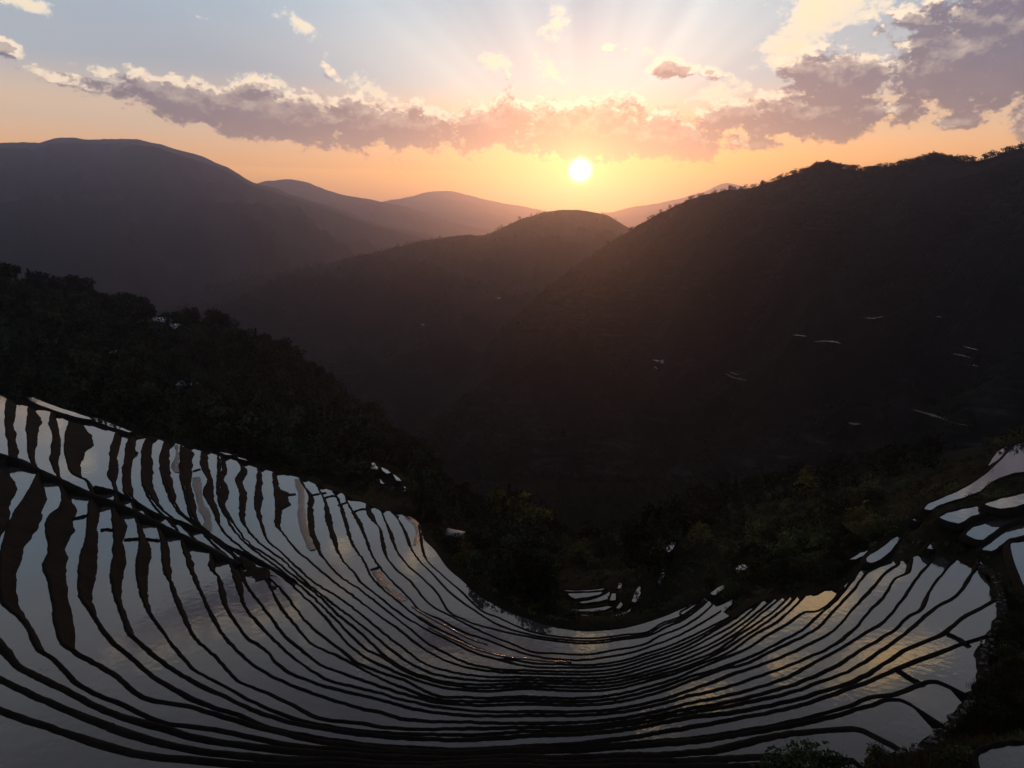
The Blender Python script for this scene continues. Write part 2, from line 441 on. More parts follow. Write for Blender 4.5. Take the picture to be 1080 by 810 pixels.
# each line: crest of one dyke from the far left rim, down the left flank, round the bowl and out along the right flank
LN = {
 1: [(-190,425),(-215,480),(-230,560),(-200,640),(-60,725),(0,747),(55,765.5),(111,784),(148,793),(200,799),(245,803),(380,806),(560,806),(650,806),(720,806),(800,805),(900,812)],
 2: [(-75,423),(-90,490),(-100,560),(-90,640),(-50,690),(0,714),(37,732),(74,747),(111,762),(148,775),(200,788),(260,795),(380,801),(560,801),(650,800.5),(720,800),(790,796),(850,797),(900,800)],
 3: [(8,421),(7,447),(10,465),(11,478),(-6,492),(-15,530),(-28,575),(-30,620),(-20,655),(0,678),(18,699),(46,714),(74,728),(102,743),(130,754),(172,766),(200,774),(260,784),(320,791),(380,795),(460,798),(560,796),(650,794.5),(720,792),(757,788),(803,777),(838,771),(887,767),(909,768),(922,774),(942,784)],
 4: [(31,428),(29,447),(30,465),(33,484),(40,497),(28,521),(15,541),(7,563),(2.5,580),(1,605),(2,630),(12,642),(22,650),(30,660),(41,682),(61,697),(80,717),(98,728.5),(130,741.5),(157,754.5),(176,761),(200,764),(235,769),(272,777),(310,784),(380,790),(460,794),(560,791),(600,790),(650,786),(690,783),(720,780.5),(775,773.5),(813,767),(850,760),(887,751),(917,742),(945,736),(966,744),(985,757),(1000,768)],
 5: [(54,436),(52,445),(57,460),(54,480),(57,493),(63,504),(66,525),(64,533),(53,542),(49,558),(53,576),(47,597),(52,610),(56.5,630),(61,660),(65,673),(83,688),(104,699),(122,710),(141,727),(157,736),(178,739.6),(200,743),(235,754),(290,769),(330,778),(380,785),(460,791),(560,788),(600,787),(650,783),(690,780),(720,778),(775,770),(813,763.5),(850,755),(887,745.5),(917,734),(945,730),(969,721),(984,717),(1000,722),(1018,732)],
 6: [(73,445),(69,464),(71,484),(78,499),(92,506),(97,520),(95,528),(93.5,547),(92.6,563),(86,585.5),(84,610),(85,626),(92.6,637),(104,656),(118.5,675),(137,690),(157,708),(180,723),(217,741.5),(254,752.6),(282,765.5),(330,775),(380,782),(460,788),(560,785),(600,783),(650,777.5),(690,771.5),(720,766.5),(775,756),(813,749),(850,740),(887,727),(920,715),(945,704),(991,686),(1017,677),(1045,668)],
 7: [(123,456),(117,475),(117,487),(115,499),(120,510),(122,522),(119,532),(120,545),(121,563),(121,582),(118.5,600),(120,619),(128,643),(135,663),(154,682),(178,701),(204,717),(235.5,732),(263,745),(300,758),(337,765.5),(380,772),(420,776),(460,777.5),(560,774),(600,772.5),(650,768.5),(690,762),(720,756),(775,749),(813,742),(840,736),(868,727),(898,717),(920,706),(954,684),(993,667),(1017,649),(1041,636),(1056,628)],
 8: [(136,460),(132,480),(130,500),(131,515),(139,528),(143,540),(144,548),(148,567),(145,604),(148,622.6),(157,643),(168.5,660),(183,680),(204,703),(235.5,721),(272.6,741.5),(310,756),(347,764),(380,769),(420,772),(460,773),(560,769.5),(600,768.5),(650,764),(690,757.5),(720,751),(766,743.5),(803,736),(835,728),(861,719),(891,708),(930,684),(960,662),(984,641),(1010,625),(1024,606),(1031,596)],
 9: [(138,460),(134,480),(132,500),(134,515),(146,530),(158,545),(166,555),(170,565),(173,598.5),(180,613),(187,634),(206,671),(230,693),(250,715.5),(272.6,725),(306,739.6),(334,754.5),(380,761),(406,765),(440,767),(500,766.5),(560,765.5),(600,765),(650,760.5),(690,753.5),(720,747),(757,741),(803,730),(840,719),(879,702),(908,684),(941,664),(958,649),(974,638),(980,623),(995,602),(1008,588)],
 10: [(155,461),(150,475),(150,490),(150,505),(155,520),(163,533),(178,548),(190,563),(194,578),(202,602),(211,621),(222,645),(235,667),(254,688),(284,710),(328,728.5),(380,745),(406,751),(425,756.5),(440,758),(500,760),(560,761),(600,760.5),(650,756.5),(690,749),(720,741.5),(757,734),(794,725),(831,712),(859,697),(887,682),(908,669),(935,651),(954,627),(967,608),(984,588)],
 11: [(157,461),(152,475),(152,490),(152,505),(158,520),(170,535),(190,552),(208,570),(222,582),(221.6,597),(230,608),(235,630),(248,654),(261,671),(280,684),(298,703),(332,719),(380,731),(400,736),(428,744),(460,750),(500,753),(560,753),(600,753),(650,750),(690,742.5),(720,734),(748,728),(785,717),(822,704),(850,693),(877,680),(898,664),(917,643),(932,627),(943,610),(958,601),(961.5,588)],
 12: [(174,465),(169,480),(170,497),(175,515),(187,538),(205,553),(222,570),(241,588),(248,610),(258,638),(269,652),(291,675),(324,702.6),(343,714),(380,724),(400,729),(428,737),(460,743.5),(500,748),(560,749),(600,749),(650,746),(690,738),(720,729),(766,712),(798,701),(827,690),(853,678),(881,662),(891,651),(904,636),(921,617),(935,602),(947,594)],
 13: [(176,465),(172,480),(173,497),(178,515),(190,538),(208,553),(228,570),(250,590),(258,612),(272,632),(287,651),(302,671),(321,686),(337,699),(361,708),(380,715),(400,722),(428,731),(460,739),(500,742),(560,741),(600,742),(650,739),(690,730),(720,719.5),(757,706),(785,699),(812,686),(840,673),(863,660),(880,641.5),(898,623),(913,604),(928,596),(940,592)],
 14: [(191,468),(190,498),(195,520),(202,546),(218,562),(240,580),(262,597),(282,612),(293,634),(310,656),(328,677),(356,690),(380,703),(397,712),(428,725),(460,736),(490,738),(560,737),(600,738.5),(650,735),(690,725.5),(720,715),(760,703),(794,690),(824,675),(850,660),(860,650),(880,633),(896,614),(906,600)],
 15: [(194,469),(193,498),(198,520),(206,546),(224,563),(248,580),(270,597),(288,612),(302,627),(317,647),(337,667),(360,684),(380,699),(397,706),(428.5,717),(460,732),(490,734),(560,733.5),(600,735),(650,731),(690,721),(720,711),(731,706),(757,695),(785,684),(809,669),(831,656),(848,645),(862,643),(874,636),(888,620)],
 16: [(213,473),(211.5,487),(219,505),(215,518.5),(222.6,533),(230,550),(238,562),(254,576),(276,592),(298,607),(321,628),(343,649),(361,671),(380,688),(408,703),(434,714),(460,722),(500,727),(560,725),(600,727),(650,725),(690,715),(720,706),(738,699),(766,688),(794,669),(820,654),(835,641),(848,627)],
 17: [(230,478),(230,495),(229,510),(230,525),(239,545),(249,561),(262,574),(287,593),(306,608),(332,630),(354,652),(380,678),(384,682),(406,693),(430,708),(453,716),(490,723),(560,722),(600,723.5),(650,721.5),(690,711.5),(720,703),(757,687.5),(780,673),(808,655),(826,641),(840,627)],
 18: [(232,478),(235.5,492.6),(231,500),(233.7,513),(232,524),(237,539),(250,555.5),(258,567),(291,591),(310,606),(337,628),(358,648),(380,666),(397,682),(421,701),(449,714),(478,719),(560,719),(600,720),(650,718),(690,708),(720,699),(757,684),(775.5,671),(798,656),(820,640),(833,627)],
 19: [(251,484),(255,494),(249.5,504),(253,518.5),(254,546),(263,559),(272.6,570),(300,591),(324,614),(347,632),(380,657),(408,680),(434,699),(460,710),(490,715),(560,716),(600,717),(650,714.5),(690,704.5),(720,695),(750,682),(776,667),(800,648),(826,627)],
 20: [(270,490),(272.6,496),(271,509),(269,530),(274.5,550),(282,568.5),(295,580),(313,597),(334,615),(356,628),(380,646),(397,660),(425,682),(449,699),(471,706),(508,712),(560,713),(600,714),(650,711),(690,700),(720,690),(748,678.5),(775.5,662),(798,645),(818,628)],
 21: [(288,495),(289,513),(291,531.5),(291,552),(298.5,561),(310,576),(328,592),(347,608),(365,622),(380,633),(400,648),(421,663),(443,680),(467,694),(490,702),(520,707),(560,709),(600,710),(650,707.5),(690,696),(720,686),(748,672),(775,657),(800,636)],
 22: [(315,502),(326,524),(325,540),(326,554),(334,576),(347,594),(358,606),(380,621),(406,641),(434,663),(452.6,678),(471,688),(490,697),(517,703.5),(560,706),(600,707),(650,704),(690,692),(720,682),(748,667),(772,652.6),(790,638)],
 23: [(334,510),(343,531),(344,545),(348.5,561),(356,580),(365,594),(373,602),(380,612),(397,626),(421,645),(445,660),(475,675),(500,687),(527,695),(560,702),(600,703),(650,700),(690,689),(720,678),(748,664),(785,641)],
 24: [(350,515),(357,527),(363,548),(371,572),(384,591),(391,606),(406,622),(421,634),(438,648),(452,657),(475,668),(500,681),(527,690),(560,698),(595,699.5),(623,700),(655,696),(688,686),(720,674),(745,662),(777,645)],
 25: [(362,519),(373,541),(384,563),(393,585.5),(408,606),(430,628),(441,641),(464,652),(490,666),(514,674),(540,684),(560,690),(577,693),(614,695),(642,691.5),(670,686),(692,678.5),(720,667),(740,656),(762,642)],
 26: [(386,529),(388,541),(401,558),(404,578),(417,598.5),(434,613),(452,635),(478,650),(508,665),(545,680),(560,686),(586,688),(620,689),(651,684),(679,678.5),(697,669),(720,660),(740,647),(752,636)],
 27: [(399,534),(403,540),(410,558),(415.5,574),(430,595),(447,610),(464,628),(471,641),(493,654),(527,664),(560,671),(595,676),(614,677.5),(632,677),(658,673),(685,669),(703,660),(720,653),(738,640)],
 28: [(412,538),(421,548),(434,578),(443,591),(456,604),(475,624),(501,643),(520,655),(560,668.5),(595,673.5),(625,675),(658,671),(683,667.5),(700,658),(720,650.5),(738,637)],
 29: [(443,562),(447,584),(467,606),(490,626),(508,643),(527,651),(560,665),(568,667),(595,671),(629,672),(658,668.5),(681,666),(699,656),(720,648),(736,636)],
}
RIM = [(-260,362),(-120,389),(0,416),(14,424),(31,428),(54,434),(73,443),(92,446),(110,452),(123,455),(140,458),(155,460),(172,464),(190,468),(205,473),(225,478),(245,484),(262,490),(280,495),(298,499),(315,503),(335,511),(350,517),(362,520),(372,526),(385,530),(400,537),(421,540),(434,548),(442,555),(447,567),(460,580),(472,597),(487,610),(508,628),(545,647),(560,652),(585,660),(620,664),(650,662),(690,652),(720,640),(742,630),(775,651),(788,641),(809,632),(833,629),(848,628),(861,625),(872,620),(885,620),(898,610),(914,597),(930,592),(945,591),(958,590),(968,585),(984,586),(1000,587),(1015,589),(1032,593)]
OUT = [(-400,430),(-460,600),(-300,900),(200,960),(560,960),(800,900),(880,850),(915,810),(932,793),(965,797),(995,770),(1015,747),(1033,720),(1035,690),(1045,665),(1055,640),(1052,615),(1040,600)]
# width in photo pixels of the sloping bank below each crest: (y, px) down the left flank
BW = {3: [(425,9),(470,9),(484,3),(492,14),(510,26),(560,26),(640,14),(690,5)],
      4: [(428,7),(440,13),(465,9),(484,5),(499,1),(510,12),(521,22),(545,26),(563,26),(584,21),(608,19),(625,20),(640,13),(650,7),(680,5)],
      5: [(436,3),(447,9),(460,5),(480,8),(493,5),(504,2),(514,6),(525,10),(541,22),(556,25),(573,13),(595,20),(611,16),(634,13),(655,15),(667,14),(690,6),(710,4)],
      6: [(445,18),(464,30),(478,24),(493,18),(506,4),(518,4),(528,11),(547,14),(563,12),(585,15),(610,14),(630,13),(640,6),(660,3)],
      7: [(456,8),(475,7),(499,8),(510,4),(530,1),(540,10),(548,15),(565,10),(590,11),(608,10),(637,5),(655,3)],
      8: [(460,1),(540,2),(556,10),(582,13),(604,13),(625,11),(642,3)],
      9: [(460,6),(475,8),(500,8),(515,5),(530,2),(570,11),(595,12),(613,5),(640,3)],
      10: [(461,1),(563,2),(578,9),(586,12),(605,8),(630,4),(650,2)],
      11: [(461,4),(480,11),(505,11),(520,9),(540,3),(585,6),(597,8),(620,6),(640,2)],
      13: [(465,6),(475,11),(500,12),(520,8),(540,3),(590,2),(612,5),(630,2)], 12: [(465,0),(590,2),(600,9),(615,8),(640,2)],
      15: [(468,6),(475,12),(510,11),(530,8),(546,5),(565,2)],
      16: [(473,4),(480,10),(490,9),(505,5),(520,11),(535,8),(555,4),(580,1)],
      18: [(478,4),(500,8),(520,8),(540,6),(560,1)], 19: [(484,5),(503,11),(525,7),(540,6),(560,1)],
      20: [(490,3),(505,8),(530,8),(550,6),(570,1)], 21: [(497,3),(511,8),(516,22),(529,22),(533,9),(552,8),(570,2)],
      22: [(503,4),(524,7),(545,9),(570,8),(590,2)], 23: [(510,3),(530,5),(545,8),(565,8),(585,3)], 24: [(516,3),(545,7),(572,7),(590,4),(600,1)],
      25: [(520,3),(541,6),(565,5),(590,2)], 26: [(530,7),(541,9),(558,4),(575,7),(590,2)], 27: [(535,1),(558,5),(575,3),(590,1)], 28: [(540,2),(548,6),(578,5),(590,1)]}
NA = 1000
AL = np.linspace(-12.0, 170.0, NA)


def profile(pts, lo=None, hi=None):
    a, r = to_polar(pts)
    v = pchip(AL, a, r)
    if lo is not None: v = np.where(AL < a[0], lo, v)
    if hi is not None: v = np.where(AL > a[-1], hi, v)
    return v


NLINE = 29
r_rim = profile(RIM)
r_out = profile(OUT)
RL = {}
for i in range(1, NLINE + 1):
    a, r = to_polar(LN[i])
    v = pchip(AL, a, r)
    v = np.where(AL > a[-1], (r[-1] + (AL - a[-1]) * 80 if i < 7 else r[-1]), v)
    RL_ = {i: v}
    wig = fbm(AL * np.where(AL < 25, 1.2, .45), np.full(NA, i * 3.7), 3) * np.interp(RL_[i], [180, 330], [.22, .9]) + fbm(AL * 4, np.full(NA, i * 9.7), 2) * np.where(AL < 20, .6, .06)
    RL[i] = v + wig
RL[0] = RL[1] + 95
for i in range(1, NLINE + 1):
    RL[i] = np.minimum(RL[i], RL[i - 1] - np.where(AL < 12, 1.6, 2.0))
ZL = {i: -(38.0 + 1.2 * (i - 1)) for i in range(0, NLINE + 2)}     # dyke crest level of line i
DROP = 0.21                                                         # water stands this far below its dyke's crest
RMAT = np.stack([RL[i] for i in range(NLINE + 1)])
ZARR = np.array([ZL[i] for i in range(NLINE + 1)])


def px_of(a, r):
    return PC[0] - r * np.cos(np.radians(a)), PC[1] + r * np.sin(np.radians(a))


def at_z_arr(px, py, z):
    x, y = px - CX, CY - py
    dx, dy, dz = x, F * cp + y * sp, -F * sp + y * cp
    t = z / dz
    return np.stack([dx * t, dy * t, np.broadcast_to(z, np.shape(t)).astype(float)], -1)


def polar_of(px, py):
    a = math.degrees(math.atan2(py - PC[1], PC[0] - px))
    if a < -60: a += 360
    return a, math.hypot(px - PC[0], py - PC[1])


def z_field(px, py, step=False):
    a, r = polar_of(px, py)
    col = np.array([np.interp(a, AL, RMAT[i]) for i in range(NLINE + 1)])
    if step:
        k = int(np.sum(col > r))
        return ZL[min(max(k, 0), NLINE + 1)] - DROP
    return float(np.interp(r, col[::-1], ZARR[::-1]))


def in_bowl(px, py, m=0):
    a, r = polar_of(px, py)
    return AL[0] < a < AL[-1] - .5 and np.interp(a, AL, r_rim) - m < r < np.interp(a, AL, r_out) + m


def sweep(name, C, N, prof, mat, parent=None, seed=0):
    """sweep a cross-section along the crest C; prof: arrays (along, k) of sideways and vertical offset"""
    off, dz = prof
    n, k = off.shape
    P = C[:, None, :].repeat(k, 1).copy()
    P[..., 0] += N[:, None, 0] * off; P[..., 1] += N[:, None, 1] * off; P[..., 2] += dz
    return mesh_obj(name, P.reshape(-1, 3), grid_faces(n, k), mat, parent, smooth=True)


def normals(C):
    T = np.gradient(C[:, :2], axis=0)
    k = np.array([1, 2, 3, 2, 1.]) / 9
    for c in range(2): T[:, c] = np.convolve(np.pad(T[:, c], 2, mode='edge'), k, 'valid')
    T /= np.maximum(np.linalg.norm(T, axis=1), 1e-9)[:, None]
    return np.stack([-T[:, 1], T[:, 0]], 1)


PLACE = {1: 'first bank above the bottom edge of the photo', 29: 'innermost bank beside the dark valley forest'}
ORD = ['', 'first', 'second', 'third', 'fourth', 'fifth', 'sixth', 'seventh', 'eighth', 'ninth', 'tenth', 'eleventh', 'twelfth', 'thirteenth',
       'fourteenth', 'fifteenth', 'sixteenth', 'seventeenth', 'eighteenth', 'nineteenth', 'twentieth', 'twenty-first', 'twenty-second',
       'twenty-third', 'twenty-fourth', 'twenty-fifth', 'twenty-sixth', 'twenty-seventh', 'twenty-eighth', 'twenty-ninth', 'thirtieth']
BANKS = []


def runs(mask, minlen=6):
    out, s = [], None
    for k, m in enumerate(list(mask) + [False]):
        if m and s is None: s = k
        if not m and s is not None:
            if k - s >= minlen: out.append((s, k))
            s = None
    return out


TERR = []      # control points for the ground beneath
for i in range(1, NLINE + 1):
    ok = (RL[i] > r_rim - 1.5) & (RL[i] < r_out + 2)
    ok[1:] |= ok[:-1].copy() & (RL[i][1:] > r_out[1:])
    px, py = px_of(AL, np.clip(RL[i], r_rim - 1.5, r_out + 2))
    C = at_z_arr(px, py, ZL[i])
    N = normals(C)
    dist = np.linalg.norm(C, axis=1)
    bw = np.zeros(NA)
    if i in BW:
        yy, ww = zip(*BW[i])
        left = AL < 40
        bw = np.where(left, np.interp(py, yy, ww, right=ww[-1]), 0)
    arc = np.concatenate([[0], np.cumsum(np.linalg.norm(np.diff(C[:, :2], axis=0), axis=1))])
    Nb = N.copy()
    for c in range(2): Nb[:, c] = np.convolve(np.pad(N[:, c], 9, mode='edge'), np.hanning(21)[1:-1] / np.hanning(21).sum(), 'valid')
    Nb /= np.linalg.norm(Nb, axis=1)[:, None]
    N = Nb
    bank = np.maximum(bw * dist / F * .55, 0.0) * (1 + .45 * fbm(arc * .05, np.full(NA, i * 5.1), 4))
    bank = np.maximum(bank, 0.42) + np.clip(fbm(arc * .06, np.full(NA, i * 2.3), 3), 0, 1) * .25
    wd = (0.33 if i <= 3 else 0.22 if i <= 7 else 0.16) + 0.08 * fbm(arc * .12, np.full(NA, i * 7.7), 3)
    jz = np.interp(RL[i], [180, 300], [.015, .05]) * fbm(arc * .15, np.full(NA, i + .5), 3)
    drop = ZL[i] - ZL[i + 1] + DROP
    z0 = np.zeros(NA)
    off = np.stack([-wd - .55, -wd - .12, -wd * .55, wd * .1, wd * .75, wd + bank * .30, wd + bank * .7, wd + bank + .05, wd + bank + .5], 1)
    bump = .10 * fbm(arc * .2, np.full(NA, i * 1.9), 3)
    dz = np.stack([z0 - DROP - .5, z0 - DROP + .02, -.06 + jz, .0 + jz, -.08 + jz, -drop * .42 + bump, -drop * .80 + bump * .7, z0 - drop - .02, z0 - drop - .6], 1)
    segs = runs(ok)
    for (s, e) in segs:
        o = sweep('terrace_bank', C[s:e], N[s:e], (off[s:e], dz[s:e]), M_BANKW if 3 <= i <= 9 else M_BANK)
        part = '' if len(segs) == 1 else (', left part' if AL[(s + e) // 2] < 60 else ', right part')
        tag(o, '%s dark earth bank counted upward from the bottom of the photo%s' % (ORD[i], part), 'earth bank', 'earth banks between the flooded terraces', 'structure')
    for k in range(0, NA, 22):
        if ok[k]: TERR.append((C[k, 0], C[k, 1], ZL[i] - 2.6))

for i in range(1, NLINE + 2):                                    # flooded strips
    ro = np.minimum(np.maximum(RL[i - 1], r_rim), r_out)
    ri = np.minimum(np.maximum(RL[i], r_rim), r_out) if i <= NLINE else r_rim
    zw = ZL[i] - DROP
    xo, yo = px_of(AL, ro); xi, yi = px_of(AL, ri)
    # outer edge of the strip lies under the bank above it: unproject on that bank's crest, then drop
    zo = ZL[i - 1]
    A = at_z_arr(xo, yo, zo); B = at_z_arr(xi, yi, ZL[i])
    for P_ in (A, B): P_[:, 2] = zw
    good = (ro - ri) > .05
    for (s, e) in runs(good, 3):
        V = np.stack([A[s:e], B[s:e]], 1).reshape(-1, 3)
        o = mesh_obj('water', V, grid_faces(e - s, 2), (M_WATER, M_WATER2, M_WATER, M_WATER3)[i % 4])
        tag(o, 'still grey flooded paddy strip above the %s earth bank' % ORD[min(i, 30)], 'water', 'flooded paddies of the large bowl', 'structure')


def ribbon(name, pts, width, height, mat, n=None, skirt=1.2, flat=.5, wob=.12, step=False, seed=1.0, z=None, dz0=0.0):
    P = np.array(pts, float)
    d = np.concatenate([[0], np.cumsum(np.linalg.norm(np.diff(P, axis=0), axis=1))])
    n = n or max(8, int(d[-1] / 2.5))
    s = np.linspace(0, d[-1], n)
    x, y = pchip(s, d, P[:, 0]), pchip(s, d, P[:, 1])
    if z is None: zz = np.array([z_field(a, b, bool(step)) for a, b in zip(x, y)])
    else: zz = np.full(n, z) if np.isscalar(z) else np.interp(s, d, z)
    if z is None and (not step or step == 'smooth'):
        zz = np.convolve(np.pad(zz, 4, mode='edge'), np.ones(9) / 9, 'valid')
    if step == 'flat': zz = np.full(n, np.median(zz))
    C = np.stack([at_z_arr(np.array([a]), np.array([b]), c)[0] for a, b, c in zip(x, y, zz + height + dz0)])
    N = normals(C)
    w = width * .5 * (1 + wob * 2 * fbm(s * .07, np.full(n, seed), 3))
    jz = min(wob, .1) * fbm(s * .3, np.full(n, seed + 4), 4)
    off = np.stack([-w - skirt * .6, -w * .9, -w * flat, w * 0, w * flat, w * .9, w + skirt * .6], 1)
    o_ = np.zeros(n)
    dz = np.stack([o_ - height - skirt, o_ - height * .6, -.05 + jz, .04 + jz, -.05 + jz, o_ - height * .6, o_ - height - skirt], 1)
    return sweep(name, C, N, (off, dz), mat)


S = dict(kind='structure')
# footpaths and rims
tag(ribbon('path', [(-60,455),(0,478.5),(20,484),(41,495),(74,510),(98,521),(118.5,528.5),(144,540),(180,558),(215,575),(240,588),(252,594)], 1.5, .45, M_BANK), 'dark footpath slanting down across the left flank of the terraces', 'path', **S)
tag(ribbon('path', [(100,512),(120,517),(140,527),(165,541),(190,549),(215,561),(240,575),(262,584),(285,597),(310,611)], .9, .35, M_BANK, seed=3), 'thin dark side path running just above the slanting footpath', 'path', **S)
tag(ribbon('path', [(198,566),(215,573),(228,580),(241,588)], .8, .3, M_PATH, seed=7), 'short pale stone path leading to the dark mud patch', 'path', **S)
tag(ribbon('terrace_bank', [(x, y) for x, y in RIM if -200 < x < 443], .6, .22, M_BANK, seed=8, skirt=1.5, step='smooth'), 'dark earth rim along the upper left edge of the terraces', 'earth bank', **S)
tag(ribbon('terrace_bank', [(x, y) for x, y in RIM if 443 <= x <= 742], .5, .18, M_BANK, seed=9, skirt=1.2, step='smooth'), 'low earth rim curving round the inner edge of the bowl', 'earth bank', **S)
tag(ribbon('terrace_bank', [(x, y) for x, y in RIM if x > 770], .6, .25, M_BANK, seed=12, skirt=1.2, step='smooth'), 'dark earth rim along the right flank below the bushes', 'earth bank', **S)
tag(ribbon('path', [(860,880),(915,812),(932,797),(965,795),(985,780),(1003,765),(1020,745),(1036,725),(1038,705),(1036,688),(1048,668),(1058,645),(1054,622),(1047,606),(1032,594)], .9, .04, M_BANK, seed=14, skirt=.3, wob=.5, flat=.8), 'pale stony footpath bordering the right end of the terraces', 'path', **S)
for pts, lab in [([(76,546),(86,544),(96,541)], 'between the wide mud banks'), ([(106,558),(112,557),(119,558)], 'beside the orange-brown mud bank'), ([(131,568),(148,567),(168,569)], 'under the slanting footpath'),
                 ([(204,496),(211,494)], 'above the rippled pale mud'), ([(326,522),(337,520),(344,519)], 'near the upper rim'), ([(343,524),(352,522),(357,525)], 'next to the near-rim cross dyke'),
                 ([(357,532),(366,529)], 'in the corner under the rim'), ([(373,539),(383,536),(389,537)], 'lowest along the rim'), ([(391,600),(401,597)], 'at the top of the ridged mud strip'),
                 ([(1000,667),(1011,672),(1021,679)], 'joining two banks by the right footpath'), ([(946,704),(958,712),(972,720)], 'slanting between two pools at lower right')]:
    tag(ribbon('terrace_bank', pts, .7, .28, M_BANK, step=True, skirt=.5, seed=pts[0][0]), 'short cross dyke ' + lab, 'earth bank', **S)
for pts, w, mat, lab in [([(186,469),(187,480),(184,492),(188,498)], 1.7, M_MUD, 'pale glinting mud strip near the rim'),
                         ([(207,503),(209,518),(212,532),(219,548),(219,560)], 2.4, M_MUD, 'bright rippled mud strip on the left flank'),
                         ([(241,590),(255,595),(268,602),(280,610)], 5.0, M_BANK, 'dark mud patch at the foot of the slanting path'),
                         ([(289,520),(300,522),(312,521)], 4.0, M_BANK, 'dark square mud patch below the rim'),
                         ([(313,505),(318,522),(318,540),(322,562),(330,580)], 2.6, M_MUD, 'glinting mud strip beside the dark patch'),
                         ([(396,602),(404,614),(415,625),(427,633)], 2.3, M_MUD, 'ridged mud strip above the shining channel'),
                         ([(429,545),(438,552),(441,562),(438,575)], 2.0, M_MUD, 'stony wet mud at the corner of the rim')]:
    tag(ribbon('mud', pts, w * .72, .10, mat, step='flat', skirt=.35, flat=.8, wob=.35, seed=pts[0][1]), lab, 'mud', **S)


def shiny_channel(pts, w, lab):
    """wet concrete lip that leans towards the valley and so catches the low sun"""
    P = np.array(pts, float); d = np.concatenate([[0], np.cumsum(np.linalg.norm(np.diff(P, axis=0), axis=1))])
    s = np.linspace(0, d[-1], max(10, int(d[-1] / 1.5)))
    x, y = pchip(s, d, P[:, 0]), pchip(s, d, P[:, 1])
    zz = np.array([z_field(a, b) for a, b in zip(x, y)]); zz = np.convolve(np.pad(zz, 6, mode='edge'), np.ones(13) / 13, 'valid') + .32
    C = np.stack([at_z_arr(np.array([a]), np.array([b]), c)[0] for a, b, c in zip(x, y, zz)])
    N = normals(C); n = len(s)
    j = .05 * fbm(s * .25, np.full(n, 2.), 3); taper = np.clip(np.minimum(s, d[-1] - s) / 8, .15, 1)
    vd = C[n // 2] / np.linalg.norm(C[n // 2]); hv_ = np.array(SUND) - vd; lean = (N @ hv_[:2]) / hv_[2]
    t = np.convolve(np.pad(lean, 4, mode='edge'), np.ones(9) / 9, 'valid')
    off = np.stack([-w * taper, -w * .95 * taper, 0 * s, w * taper, w * taper], 1)
    dz = np.stack([0 * s - .2, w * t * taper + j, j, -w * t * taper + j, 0 * s - .45], 1)
    tag(sweep('water', C, N, (off, dz), M_SHINE), lab, 'water', kind='structure')


m_, t_, b_ = new_mat('wet_channel')
b_.inputs['Base Color'].default_value = (.05, .045, .04, 1); b_.inputs['Roughness'].default_value = .10; b_.inputs['IOR'].default_value = 1.45
bump_to(t_, b_, noise(pos(t_), 1.6, 4, .6), 1.0, .045)
M_SHINE = m_
shiny_channel([(434,639),(447,647),(460,654),(475,662),(490,670),(502,675),(514,679)], .32, 'upper shining water channel curving along a bank below the ridged mud')
shiny_channel([(452,661),(463,666),(475,672),(487,677),(500,683),(514,687),(527,690.5),(545,693),(560,694.5),(580,696.5),(603,697.5)], .30, 'lower shining water channel ending near the centre of the bowl')

# ------------------------------------------------------------------ small pools outside the bowl
POOLS = []


def T(ox, oy, pts, s=5.4):
    return [(ox + x / s, oy + y / s) for x, y in pts]


def pool(pts, H, label, rim=.35, group=None, mat=None, ctrl=True):
    P = np.array(pts, float)
    n = len(P); d = []
    for cw in (.86, .78):
        Q = np.roll(P, -1, 0); P = np.stack([P * cw + Q * (1 - cw), P * (1 - cw) + Q * cw], 1).reshape(-1, 2)
    W = at_z_arr(P[:, 0], P[:, 1], -H)
    c = W[:, :2].mean(0)
    POOLS.append((W[:, :2].copy(), -H))
    if ctrl:
        for k in range(0, len(W), 4): TERR.append((W[k, 0], W[k, 1], -H - .5))
        TERR.append((c[0], c[1], -H - .7))
    n = len(W)
    o = mesh_obj('water', W, [list(range(n))], mat or M_WATER3)
    tag(o, label, 'water', group, 'structure')
    # the earth lip around it
    area = .5 * np.sum(W[:, 0] * np.roll(W[:, 1], -1) - W[:, 1] * np.roll(W[:, 0], -1))
    Tn = np.roll(W[:, :2], -1, 0) - np.roll(W[:, :2], 1, 0); Tn /= np.maximum(np.linalg.norm(Tn, axis=1), 1e-6)[:, None]
    N = np.stack([Tn[:, 1], -Tn[:, 0]], 1) * (1 if area > 0 else -1)
    rings = []
    for off, z in ((-.12, -.3), (0.02, .08), (rim * .6, .22), (rim * 1.3, .1), (rim * 2.2 + .2, -.8)):
        Q = W.copy(); Q[:, :2] += N * off; Q[:, 2] += z + (.06 * np.sin(np.arange(n) * 1.7) if z > -.2 else 0); rings.append(Q)
    V = np.stack(rings, 1); V = np.concatenate([V, V[:1]], 0)
    lip = mesh_obj('terrace_bank', V.reshape(-1, 3), grid_faces(n + 1, 5), M_BANK, smooth=True)
    tag(lip, 'earth lip around the ' + label.replace('small ', '').replace('a ', '', 1) if False else 'dark earth lip of the ' + label, 'earth bank', None, 'structure')


